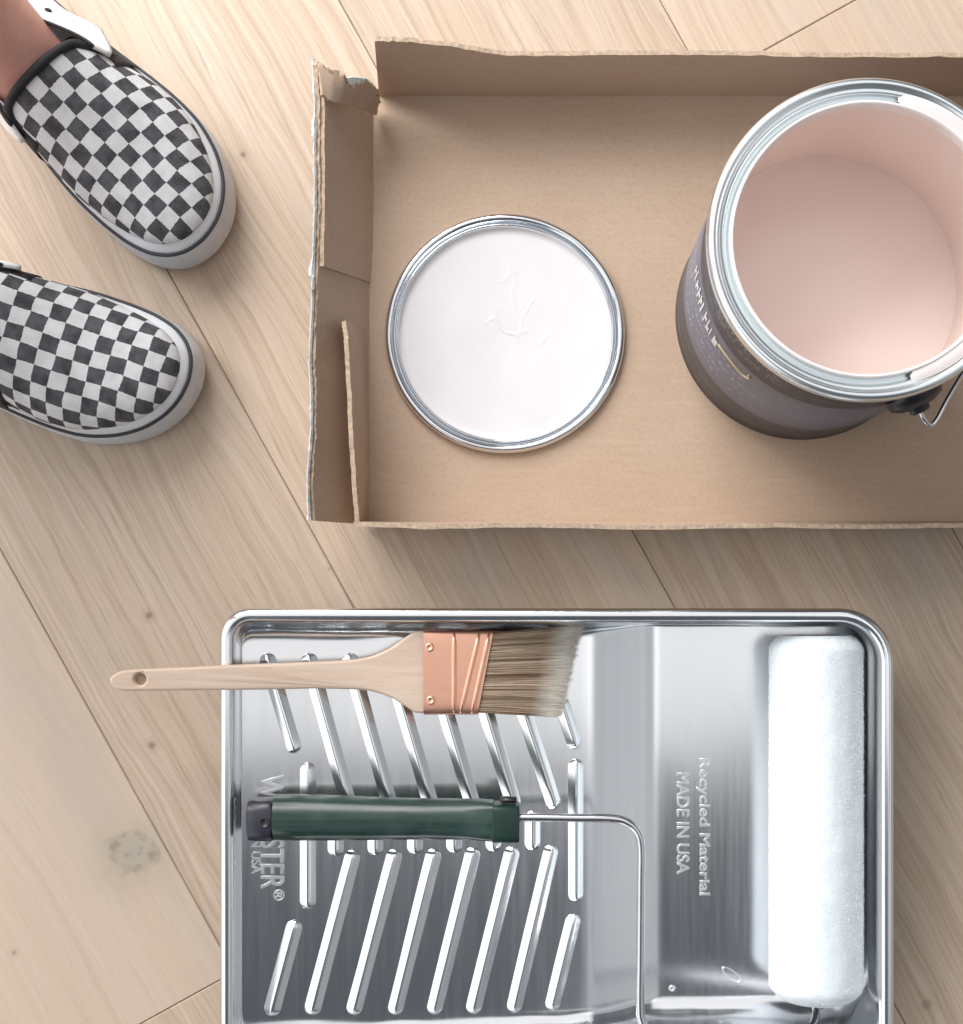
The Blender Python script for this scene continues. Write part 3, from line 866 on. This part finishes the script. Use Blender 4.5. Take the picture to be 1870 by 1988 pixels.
# handle
def grip_mat():
    t = NT('green_plastic_grip')
    v = t.coord()
    n = t.noise(t.mapping(v, (14, 160, 60)), 1, 4, 0.6)
    n2 = t.noise(v, 45, 4)
    c = t.ramp(n, [(0.3, (0.010, 0.030, 0.024)), (0.7, (0.030, 0.060, 0.052))])
    c = t.mix(t.maprange(n2, 0.52, 0.72, 0, 0.3), c, (0.08, 0.12, 0.11))
    t.color(c)
    t.link(t.maprange(n, 0.3, 0.7, 0.22, 0.40), t.b.inputs['Roughness']); t.bump(n, 0.10, 0.001)
    return t.m
M_GRIP = grip_mat()
def hz(u): return lerp(HZ0, HZ1, (u - 484) / (1010 - 484))
def handle_loft(name, secs, mat, parent, nk=36, capl=True):
    """secs: (u, v_top, v_bottom, half height, squareness)"""
    V = []
    for (u, v0, v1, hh, ex) in secs:
        c = hz(u); vm = (v0 + v1) / 2; hw = (v1 - v0) / 2 * K * (H - c) / H
        p = W(u, vm, c)
        for k in range(nk):
            a = 2 * math.pi * k / nk
            ca, sa = math.cos(a), math.sin(a)
            V.append(p + Vector((0, hw * math.copysign(abs(ca) ** (2 / ex), ca), hh * math.copysign(abs(sa) ** (2 / ex), sa))))
    F = grid_faces(len(secs), nk, wrap_v=True)
    F.append(tuple(range(nk - 1, -1, -1))); F.append(tuple((len(secs) - 1) * nk + k for k in range(nk)))
    return mesh(name, V, F, mat, parent, angle=40)
grip = handle_loft('grip', [(533, 1546, 1628, .0115, 2.6), (536, 1542, 1630, .0130, 2.3), (580, 1542, 1631, .0135, 2.3), (650, 1544, 1631, .0130, 2.2), (740, 1548, 1630, .0125, 2.2), (830, 1550, 1629, .0122, 2.2), (900, 1551, 1629, .0122, 2.6), (935, 1552, 1630, .0122, 3.6), (958, 1555, 1631, .0120, 5.0)], M_GRIP, roller)
M_GRIP2 = simple('dark_green_plastic', (0.008, 0.030, 0.022), 0.4, var=0.2)
handle_loft('collar', [(957, 1560, 1631, .0118, 7.0), (959, 1558, 1632, .0124, 7.0), (1006, 1559, 1632, .0124, 7.0), (1009, 1561, 1630, .0118, 7.0)], M_GRIP2, roller)
cap_mat = simple('blue_black_plastic', (0.030, 0.030, 0.045), 0.30, var=0.3, bump=0.1)
ecap = handle_loft('butt_cap', [(484, 1556, 1626, .0095, 2.8), (487, 1551, 1630, .0115, 3.2), (500, 1549, 1631, .0122, 3.4), (528, 1548, 1631, .0124, 3.4), (533, 1549, 1630, .0120, 3.2)], cap_mat, roller)
p = W(514, 1597, hz(514) + .0121)
V, F = revolve([(.0033, -.001), (.0033, .0007), (.0027, .0009), (.0024, .0004), (.0001, .0004)], 20, tuple(p))
mesh('hang_hole', V, F, M_BLACK, ecap)
# slot at the front of the grip, on the side toward the window
a = W(972, 1552, hz(972) + .0035); b = W(1004, 1553, hz(1004) + .0035)
V = []
for x, f in ((0, .6), (.08, 1), (.92, 1), (1, .6)):
    q = a.lerp(b, x)
    for k in range(10):
        an = 2 * math.pi * k / 10
        V.append(q + Vector((0, .0022 * f * math.cos(an), .0045 * f * math.sin(an))))
mesh('slot', V, grid_faces(4, 10, wrap_v=True) + [tuple(range(9, -1, -1)), tuple(range(30, 40))], M_BLACK, grip)

# ------------------------------------------------------------------ brush
brush = thing('paint_brush', 'angled paint brush with pale wooden handle and copper ferrule lying across the tray', 'paint brush', W(660, 1310, .05))
bz0, bz1 = .0840, .0320          # height of the brush axis at the handle tip / bristle tip
def bz(u): return lerp(bz0, bz1, (u - 218) / (1110 - 218))
def Bp(u, v, dz): 
    p = W(u, v, bz(u)); p.z += dz; return p
def wood_mat():
    t = NT('pale_beech')
    v = t.coord()
    g = t.noise(t.mapping(v, (10, 260, 60)), 1, 5, 0.6); g2 = t.noise(t.mapping(v, (60, 1200, 200)), 1, 2)
    c = t.ramp(g, [(0.3, (0.60, 0.445, 0.345)), (0.7, (0.70, 0.555, 0.45))])
    c = t.mix(t.maprange(g2, 0.55, 0.7, 0, 0.3), c, (0.48, 0.33, 0.24))
    t.color(c); t.set(Roughness=0.45)
    return t.m
M_BEECH = wood_mat()
up = [(218, 1320.6), (221, 1313), (229, 1307), (247, 1300.5), (300, 1297.5), (351, 1295.6), (445, 1291), (559.5, 1286.8), (653, 1282.6), (695, 1279), (726, 1272), (757.5, 1258), (783.5, 1240), (801.7, 1228), (812, 1225), (832, 1224)]
dn = [(832, 1384), (812, 1383), (804, 1381), (783.5, 1367.5), (762.7, 1354.5), (731, 1343), (695, 1338), (611.6, 1336), (507, 1338), (403, 1339), (299, 1340), (241.7, 1340), (226, 1334), (220, 1328)]
def handle_curve():
    cu = bpy.data.curves.new('hc', 'CURVE'); cu.dimensions = '2D'; cu.fill_mode = 'BOTH'
    cu.extrude = 3.2; cu.bevel_depth = 1.1; cu.bevel_resolution = 3
    def addpoly(pts):
        s = cu.splines.new('POLY'); s.points.add(len(pts) - 1)
        for p, q in zip(s.points, pts): p.co = (q[0], q[1], 0, 1)
        s.use_cyclic_u = True
    # densify the outline with a spline, layout units scaled down by 10
    d = [(p.x, p.y) for p in spline([Vector((x, -y, 0)) for x, y in up], 5)] + [(p.x, p.y) for p in spline([Vector((x, -y, 0)) for x, y in dn], 5)]
    addpoly([(x, y) for x, y in d])
    addpoly([(277 + 11.5 * math.cos(a), -1317.5 + 11.5 * math.sin(a)) for a in [2 * math.pi * k / 24 for k in range(24)]])
    o = bpy.data.objects.new('hc', cu); C.objects.link(o)
    cu.extrude = 11.0; cu.bevel_depth = 5.0; cu.offset = -5.0
    dg = bpy.context.evaluated_depsgraph_get()
    me = bpy.data.meshes.new_from_object(o.evaluated_get(dg)); bpy.data.objects.remove(o)
    off = top_loc(brush)
    for v in me.vertices:
        u, vv, dz = v.co.x, -v.co.y, v.co.z * .00036
        v.co = Bp(u, vv, dz) - off
    o = put('handle', me, M_BEECH, brush)
    me.set_sharp_from_angle(angle=R(45))
    return o
hnd = handle_curve()
V = [Bp(277, 1317.5, -.0012)] + [Bp(277 + 12 * math.cos(2 * math.pi * k / 24), 1317.5 + 12 * math.sin(2 * math.pi * k / 24), -.0012) for k in range(24)]
mesh('hang_hole', V, [(0, 1 + k, 1 + (k + 1) % 24) for k in range(24)], M_BEECH, hnd)
# ferrule: rounded box with pressed ridges and nails
FT = .0085
def fer_edges(s): return lerp(824.5, 824.5, s), lerp(959, 928.5, s)
V = []; nu_, nv_ = 40, 26
def fer_pt(a, s, off=0.0):
    """a: 0..1 left to right, s: angle param round the section"""
    cs, sn = math.cos(s), math.sin(s); ex = 9.0
    yy = math.copysign(abs(cs) ** (2 / ex), cs); zz = math.copysign(abs(sn) ** (2 / ex), sn)
    sv = (1 - yy) / 2
    u0, u1 = fer_edges(sv)
    return Bp(lerp(u0, u1, a), lerp(1224.5, 1386, sv), zz * (FT + off))
nk = 60
for i in range(nu_ + 1):
    for k in range(nk): V.append(fer_pt(i / nu_, 2 * math.pi * k / nk))
F = grid_faces(nu_ + 1, nk, wrap_v=True)
fer = mesh('ferrule', V, F, M_COPPER, brush, angle=40)
def ridge(u0, v0, u1, v1):
    pts = [Bp(lerp(u0, u1, k / 8), lerp(v0, v1, k / 8), FT - .0009) for k in range(9)]
    V, F = tube(pts, [.0008] + [.0019] * 7 + [.0008], 12); mesh('ridge', V, F, M_COPPER, fer)
ridge(883, 1228, 883, 1383); ridge(932, 1228, 895, 1383); ridge(951, 1228, 917, 1383)
for (u, v) in ((836, 1256), (838.5, 1358)):
    p = Bp(u, v, FT)
    V, F = revolve([(.0030, -.0003), (.0027, .0003), (.0018, .0007), (.0012, .0002), (.0001, .0001)], 20, tuple(p)); mesh('nail', V, F, M_COPPER, fer)
# bristles
def bristle_mat():
    t = NT('bristles')
    uv = t.coord('UV'); sep = t.n.new('ShaderNodeSeparateXYZ'); t.link(uv, sep.inputs[0])
    geo = t.n.new('ShaderNodeNewGeometry')
    c = t.ramp(sep.outputs['Y'], [(0.0, (0.16, 0.10, 0.065)), (0.2, (0.36, 0.26, 0.175)), (0.36, (0.68, 0.53, 0.40)), (0.5, (0.34, 0.21, 0.13)), (0.66, (0.72, 0.57, 0.44)), (0.82, (0.42, 0.30, 0.20)), (1.0, (0.22, 0.13, 0.08))])
    c = t.mix(t.maprange(geo.outputs['Random Per Island'], 0, 1, 0, 0.35), c, (0.38, 0.29, 0.2))
    c = t.mix(t.maprange(sep.outputs['X'], 0.66, 0.92, 0, 1.0), c, (0.92, 0.87, 0.78))
    t.color(c); t.set(Roughness=0.5)
    return t.m
M_BR = bristle_mat()
rnd = random.Random(21)
V, F, UV = [], [], []
for i in range(5200):
    s = rnd.random(); z = rnd.uniform(-1, 1)
    u0 = fer_edges(s)[1] - 6; v0 = lerp(1229, 1382, s)
    tipu = lerp(1126, 1086, s) - abs(z) ** 2 * 9 + rnd.gauss(0, 5.0)
    tipv = lerp(1217, 1389, s) + rnd.gauss(0, 2.2)
    zc = z * .0068; zt = z * .0035 - .0005
    hue = min(1, max(0, .5 + 1.25 * noise.noise(Vector((s * 21, z * .7, 3))) + rnd.gauss(0, .05)))
    b = len(V); sg = 4
    for k in range(sg + 1):
        t = k / sg; w_ = .00032 * (1 - .75 * t)
        p = Bp(lerp(u0, tipu, t), lerp(v0, tipv, t), lerp(zc, zt, t) + .0006 * math.sin(t * 3 + z))
        for an in (0, 2.1, 4.2):
            V.append(p + Vector((0, math.cos(an) * w_, math.sin(an) * w_))); UV.append((t, hue))
    for k in range(sg):
        for q in range(3): F.append((b + k * 3 + q, b + k * 3 + (q + 1) % 3, b + (k + 1) * 3 + (q + 1) % 3, b + (k + 1) * 3 + q))
br = mesh('bristles', V, F, M_BR, brush, uv=UV); br['kind'] = 'stuff'

# ------------------------------------------------------------------ shoes
LEN = .262
WT = [(0, 0), (.0008, .0085), (.002, .0130), (.004, .0180), (.009, .0262), (.020, .0362), (.036, .0435), (.056, .0478), (.078, .0487), (.099, .0470), (.122, .0438), (.150, .0402), (.190, .0372), (.225, .0352), (.243, .0300), (.254, .0205), (.2595, .0110), (.262, 0)]
def halfw(d): return max(0.0, interp(WT, d))
def contour(n=140, off=0.0, cshift=.007):
    """closed outline (d,y) from the toe round the lateral side (-) to the heel and back on the medial side (+), pulled in by off"""
    P = []
    for k in range(n):
        t = k / n
        ph = 2 * math.pi * t
        d = LEN / 2 * (1 - math.cos(ph))
        w = halfw(d)
        P.append([d, -w if ph < math.pi else w])
    # smooth
    for _ in range(3):
        P = [[(P[i - 1][0] + 2 * P[i][0] + P[(i + 1) % n][0]) / 4, (P[i - 1][1] + 2 * P[i][1] + P[(i + 1) % n][1]) / 4] for i in range(n)]
    Q = []
    for i in range(n):
        a, b = P[i - 1], P[(i + 1) % n]
        tx, ty = b[0] - a[0], b[1] - a[1]; l = math.hypot(tx, ty) or 1
        nx, ny = ty / l, -tx / l         # inward for this winding: checked below
        d, y = P[i]
        if nx * (LEN / 2 - d) + ny * (0 - y) < 0: nx, ny = -nx, -ny
        Q.append((d + nx * off, y + ny * off))
    return [(d, y + cshift * max(0, 1 - d / .065) ** 1.5) for d, y in Q]
def checker_mat():
    t = NT('checked_canvas')
    uv = t.coord('UV')
    ck = t.n.new('ShaderNodeTexChecker'); ck.inputs['Scale'].default_value = 1.0
    wob = t.n.new('ShaderNodeTexNoise'); wob.inputs['Scale'].default_value = 0.45; t.link(uv, wob.inputs['Vector'])
    av = t.n.new('ShaderNodeVectorMath'); av.operation = 'MULTIPLY_ADD'
    t.link(wob.outputs['Color'], av.inputs[0]); av.inputs[1].default_value = (.35, .35, 0)
    t.link(t.mapping(uv, (1, 1, 1), (100.0, 100.0, .5)), av.inputs[2])
    w2 = t.n.new('ShaderNodeTexNoise'); w2.inputs['Scale'].default_value = 7.0; w2.inputs['Detail'].default_value = 3; t.link(uv, w2.inputs['Vector'])
    av2 = t.n.new('ShaderNodeVectorMath'); av2.operation = 'MULTIPLY_ADD'
    t.link(w2.outputs['Color'], av2.inputs[0]); av2.inputs[1].default_value = (.10, .10, 0); t.link(av.outputs[0], av2.inputs[2])
    t.link(av2.outputs[0], ck.inputs['Vector'])
    n = t.noise(uv, 1.1, 3); weave = t.noise(t.mapping(uv, (26, 26, 1)), 1, 2)
    dark = t.ramp(n, [(0.35, (0.026, 0.025, 0.031)), (0.68, (0.085, 0.086, 0.098))])
    light = t.ramp(n, [(0.3, (0.57, 0.57, 0.585)), (0.7, (0.69, 0.695, 0.71))])
    c = t.mix(ck.outputs['Fac'], dark, light)
    c = t.mix(t.maprange(weave, 0.48, 0.72, 0, 0.36), c, (0.33, 0.325, 0.325))
    t.color(c); t.set(Roughness=0.85); t.b.inputs['Specular IOR Level'].default_value = 0.3
    t.bump(weave, 0.35, 0.0005)
    return t.m
M_CHECK = checker_mat()
def rubber_mat():
    t = NT('white_rubber')
    v = t.coord()
    n = t.noise(v, 26, 5, 0.6); n2 = t.noise(v, 160, 3)
    c = t.ramp(n, [(0.3, (0.42, 0.455, 0.50)), (0.6, (0.57, 0.605, 0.645)), (0.8, (0.65, 0.68, 0.71))])
    c = t.mix(t.maprange(n2, 0.6, 0.75, 0, 0.35), c, (0.32, 0.33, 0.34))
    t.color(c); t.set(Roughness=0.5); return t.m
M_RUBBER = rubber_mat()
M_TAPE = simple('pale_rubber_tape', (0.62, 0.635, 0.67), 0.5, var=0.08, scale=40)
M_STRIPE = simple('black_stripe', (0.02, 0.02, 0.028), 0.5)
M_LEATHER = simple('white_leather', (0.70, 0.70, 0.70), 0.5, var=0.05, scale=60, bump=0.2)
M_BIND = simple('black_binding', (0.014, 0.014, 0.017), 0.7, var=0.3, bump=0.3, scale=300)
M_SKIN = NT('skin')
_n = M_SKIN.noise(M_SKIN.coord(), 28, 4, 0.55); _n2 = M_SKIN.noise(M_SKIN.coord(), 300, 3)
M_SKIN.color(M_SKIN.mix(M_SKIN.maprange(_n2, .5, .7, 0, .15), M_SKIN.ramp(_n, [(0.3, (0.52, 0.235, 0.19)), (0.7, (0.64, 0.36, 0.30))]), (0.40, 0.15, 0.12)))
M_SKIN.set(Roughness=0.5); M_SKIN.b.inputs['Subsurface Weight'].default_value = 0.12
M_SKIN.b.inputs['Subsurface Radius'].default_value = (.006, .002, .001); M_SKIN.b.inputs['Subsurface Scale'].default_value = 0.5
M_SKIN.bump(_n2, 0.15, 0.0005); M_SKIN = M_SKIN.m

HT = [(.0085, .0385), (.012, .0430), (.018, .0475), (.028, .0525), (.045, .0575), (.070, .0640), (.095, .0725), (.128, .0850), (.16, .096)]
CELL = .0098
ZF = .0315          # top of the foxing
def offs(d): return lerp(.0088, .0052, sstep(.025, .085, d))
def shoe(tip, adir, medial, label, cs):
    adir = Vector((adir[0], -adir[1], 0)).normalized()
    side = Vector((-adir.y, adir.x, 0)) * medial
    tip = W(tip[0], tip[1], .008); tip.z = 0
    mid = tip - adir * .13
    o = thing('shoe', label, 'shoe', (mid.x, mid.y, 0), 'checkerboard slip-on shoes')
    def P(d, y, z):
        toe_spring = .005 * max(0, 1 - d / .05) ** 2
        return tip - adir * d + side * y + Vector((0, 0, z + toe_spring))
    n = 140
    raw = {}
    def C2(off):
        if off not in raw: raw[off] = contour(n, off, cs)
        return raw[off]
    def ringpts(off, z, extra=False):
        """extra: pull in by the local tape width as well, scaled"""
        if not extra: return [P(d, y, z) for d, y in C2(off)]
        a, b = C2(off), C2(off + .01)
        out = []
        for (d, y), (d2, y2) in zip(a, b):
            k = (offs(d) - .0036) * extra / .01
            out.append(P(lerp(d, d2, k), lerp(y, y2, k), z))
        return out
    # sole with foxing
    rg = [ringpts(.006, .0), ringpts(.0022, .0006), ringpts(.0008, .004), ringpts(0, .010), ringpts(.0003, .019), ringpts(.0012, ZF - .004), ringpts(.0022, ZF - .0008), ringpts(.0034, ZF), ringpts(.008, ZF - .001)]
    V = [p for r_ in rg for p in r_]
    F = grid_faces(len(rg), n, wrap_v=True) + [tuple(range(n)), tuple((len(rg) - 1) * n + k for k in range(n))]
    mesh('sole', V, F, M_RUBBER, o)
    st = ringpts(.0028, ZF + .0006)
    V = []
    for i in range(n):
        p = st[i]; t = (st[(i + 1) % n] - st[i - 1]).normalized(); s_ = Vector((t.y, -t.x, 0))
        for k in range(8):
            a = 2 * math.pi * k / 8; V.append(p + s_ * .0012 * math.cos(a) + Vector((0, 0, .0010 * math.sin(a))))
    mesh('stripe', V, grid_faces(n, 8, True, True), M_STRIPE, o)
    rg = [ringpts(.0036, ZF - .0004), ringpts(.0036, ZF + .0024, .05), ringpts(.0036, ZF + .0038, .25), ringpts(.0036, ZF + .0068, .85), ringpts(.0036, ZF + .0073, 1.0), ringpts(.0036, ZF + .0064, 1.25)]
    V = [p for r_ in rg for p in r_]
    mesh('tape', V, grid_faces(len(rg), n, wrap_v=True), M_TAPE, o)
    # vamp
    DTH = .128
    a_, b_ = contour(n, .0036, cs), contour(n, .0136, cs)
    inner = []
    for (d, y), (d2, y2) in zip(a_, b_):
        k = (offs(d) - .0036) / .01
        inner.append((lerp(d, d2, k), lerp(y, y2, k)))
    cl = lambda d: cs * max(0, 1 - d / .065) ** 1.5
    lat = sorted([q for q in inner if q[1] < cl(q[0])])
    med = sorted([q for q in inner if q[1] >= cl(q[0])])
    d0 = min(q[0] for q in inner) + .0003
    V, UV = [], []
    nd, nk = 60, 49
    dl = [d0 + (DTH - d0) * (k / nd) ** 1.5 for k in range(nd + 1)]
    ZB_ = ZF + .0066
    def hh(d): return smooth_interp(HT, d)
    def section(d, k, lift=0.0, inset=0.0):
        y0, y1 = interp(lat, d), interp(med, d)
        c, w = (y0 + y1) / 2, (y1 - y0) / 2 - inset
        c += .008 * sstep(.06, .13, d) * abs(math.sin(math.pi * k)) ** .8        # the instep ridge runs nearer the inner side
        a = math.pi * k; ex = lerp(2.25, 2.75, sstep(.05, .128, d))
        cs_, sn = math.cos(a), math.sin(a)
        yy = c - w * math.copysign(abs(cs_) ** (2 / ex), cs_)
        zz = ZB_ + (hh(d) - ZB_ + lift) * abs(sn) ** (2 / ex)
        return yy, zz
    def throat_dip(k): return .0125 * sstep(.42, .80, abs(k - .5) * 2)
    for d in dl:
        arc = [section(d, k / (nk - 1)) for k in range(nk)]
        s = [0]
        for a, b in zip(arc, arc[1:]): s.append(s[-1] + math.hypot(b[0] - a[0], b[1] - a[1]))
        mid_s = s[nk // 2] - arc[nk // 2][0]
        for k in range(nk):
            yy, zz = arc[k]
            zz += .0006 * noise.noise(Vector((d * 60, yy * 60, medial)))
            dd = d - throat_dip(k / (nk - 1)) * sstep(.085, DTH, d)
            V.append(P(dd, yy, zz)); UV.append((dd / CELL * .98, (s[k] - mid_s) / CELL * .97))
    vamp = mesh('vamp', V, grid_faces(nd + 1, nk), M_CHECK, o, uv=UV)
    vm = vamp.modifiers.new('solid', 'SOLIDIFY'); vm.thickness = .0016; vm.offset = 0
    # throat binding
    pts = []
    for k in range(3, nk - 3):
        yy, zz = section(DTH, k / (nk - 1), .001)
        e = abs(k / (nk - 1) - .5) * 2
        pts.append(P(DTH + .0012 - throat_dip(k / (nk - 1)), yy, zz + .0006))
    V, F = tube(pts, .0029, 10); mesh('throat_binding', V, F, M_BIND, o)
    # elastic gores between vamp and quarter
    for sgn in (0, 1):
        V = []
        for i in range(9):
            d = lerp(.108, .142, i / 8)
            for k in range(12):
                f = lerp(.0, .26, k / 11); kk = f if sgn == 0 else 1 - f
                yy, zz = section(min(d, .124), kk, -.002, .0002)
                out_ = (.0016 if d < .124 else .0008) * (-1 if sgn == 0 else 1)
                yy *= 1 - .06 * sstep(.126, .14, d)
                V.append(P(d - .003 * (k / 11), yy + out_ * (1 if d < .126 else -1), zz - .004 * sstep(.126, .14, d)))
        mesh('gore', V, grid_faces(9, 12), M_BIND, o, solid=(.001, 0))
    # white leather quarter round the heel
    base_ = contour(260, .0046, cs)
    tl_, tm_ = contour(260, .0255, cs), contour(260, .0135, cs)
    idx = [i for i in range(260) if base_[i][0] > .136]
    V = []; nz = 11
    for i in idx:
        d, y = base_[i]
        topp = tl_[i] if y < 0 else tm_[i]
        hl = sstep(.225, .262, d)                      # the heel stands upright
        tp_ = (lerp(topp[0], base_[i][0] - .008, hl), lerp(topp[1], y * .78, hl))
        e = sstep(.136, .150, d)
        hc = lerp(.058, .074, e ** .5) + .006 * sstep(.2, .25, d)
        for k in range(nz):
            f = k / (nz - 1); g = f ** 1.35
            dd = lerp(d, tp_[0], g); yy = lerp(y, tp_[1], g)
            yy += math.copysign(.0035 * math.sin(math.pi * f) * (1 - hl), y)
            zz = lerp(ZF + .003, hc, f)
            e2 = sstep(.138, .172, d)
            kk = lerp(.03, .225, f ** .8)
            y2, z2 = section(min(d, .122), kk if y < 0 else 1 - kk, .0035, -.0040)
            yy = lerp(y2, yy, e2); zz = lerp(z2 + .001, zz, e2)
            dd -= (1 - e2) * (.024 * math.sin(math.pi * .5 * min(1, f * 1.3)) - .010 * max(0, f - .70) / .30)
            V.append(P(dd, yy, zz))
    q = mesh('quarter', V, grid_faces(len(idx), nz), M_LEATHER, o, solid=(.0026, 0))
    tp = [V[j * nz + nz - 1] + Vector((0, 0, .0008)) for j in range(len(idx))]
    Vt, Ft = tube(tp, .0012, 8); mesh('collar_binding', Vt, Ft, M_BIND, o)
    # small vent eyelet in the outer quarter
    j = min(range(len(idx)), key=lambda j_: abs(base_[idx[j_]][0] - .165) + (1 if base_[idx[j_]][1] > 0 else 0))
    pe = V[j * nz + 7]; pn = (V[(j + 1) * nz + 7] - V[(j - 1) * nz + 7]).cross(V[j * nz + 8] - V[j * nz + 6]).normalized()
    if pn.z < 0: pn = -pn
    t1 = pn.orthogonal().normalized(); t2 = pn.cross(t1)
    Ve = []
    for (rr, off) in ((.0022, .0008), (.0021, .0020), (.0013, .0022), (.0001, .0017)):
        for k in range(14):
            a = 2 * math.pi * k / 14; Ve.append(pe + (t1 * math.cos(a) + t2 * math.sin(a)) * rr + pn * off)
    mesh('eyelet', Ve, grid_faces(4, 14, wrap_v=True), M_BIND, q)
    return o, P
shoeA, PA = shoe((435.6, 478.5), (.71, .70), 1 * -1, 'black and white checkerboard slip-on shoe with bare ankle showing, beside the torn box corner', .007)
shoeB, PB = shoe((388.7, 779.2), (.957, .29), 1, 'black and white checkerboard slip-on shoe cut off by the picture edge, below the other shoe', .010)

# ------------------------------------------------------------------ person (feet and shins in the shoes)
person = thing('person', 'bare legs of a person standing in the checkerboard shoes', 'person', (-.44, .25, 0))
def leg_rings(P, lean):
    secs = [(.092, .006, .048, .020, .007, 0), (.114, .007, .052, .0235, .011, 6), (.133, .008, .0595, .0255, .0205, 14), (.152, .008, .069, .0275, .030, 26), (.172, .007, .083, .0290, .037, 42), (.192, .005, .102, .0300, .043, 62), (.204, .003, .130, .0315, .042, 82), (.208, .002, .165, .034, .042, 90), (.210, .001, .22, .042, .046, 90), (.210, 0, .29, .050, .054, 90), (.210, 0, .36, .053, .057, 90), (.210, 0, .43, .050, .053, 90), (.210, 0, .47, .052, .054, 90)]
    out = []
    n = 36
    for (d, y, z, rw, rh, tilt) in secs:
        t = R(tilt)
        # section plane normal tilts from along the foot to straight up
        ax = (-math.sin(t), math.cos(t))       # second axis in (d,z)... up vector of section
        for k in range(n):
            a = 2 * math.pi * k / n
            cy, cz = math.cos(a) * rw, math.sin(a) * rh
            tendon = .003 * max(0, math.sin(a)) ** 6 * math.exp(-((d - .15) / .03) ** 2)
            out.append(P(d + ax[0] * (cz + tendon), y + cy, z + ax[1] * (cz + tendon)))
    m = len(secs)
    F = grid_faces(m, n, wrap_v=True) + [tuple(range(n - 1, -1, -1)), tuple((m - 1) * n + k for k in range(n))]
    return out, F
parts = [leg_rings(PA, 0), leg_rings(PB, 0)]
V, F = join_vf(parts)
bd = mesh('body', V, F, M_SKIN, person)
sb = bd.modifiers.new('sub', 'SUBSURF'); sb.levels = 1; sb.render_levels = 2

# consistent normals on every closed or open shell except the ones handled above
for ob in list(C.objects):
    if ob.type == 'MESH' and ob.name.split('.')[0] not in ('pan', 'floor', 'plank', 'nap_fibres', 'bristles') and len(ob.data.polygons) > 1:
        bm = bmesh.new(); bm.from_mesh(ob.data)
        if ob.name.split('.')[0] not in ('base_panel', 'back_wall', 'front_wall', 'side_wall', 'corner_flap', 'quarter'):
            bmesh.ops.recalc_face_normals(bm, faces=bm.faces)
        bm.to_mesh(ob.data); bm.free()
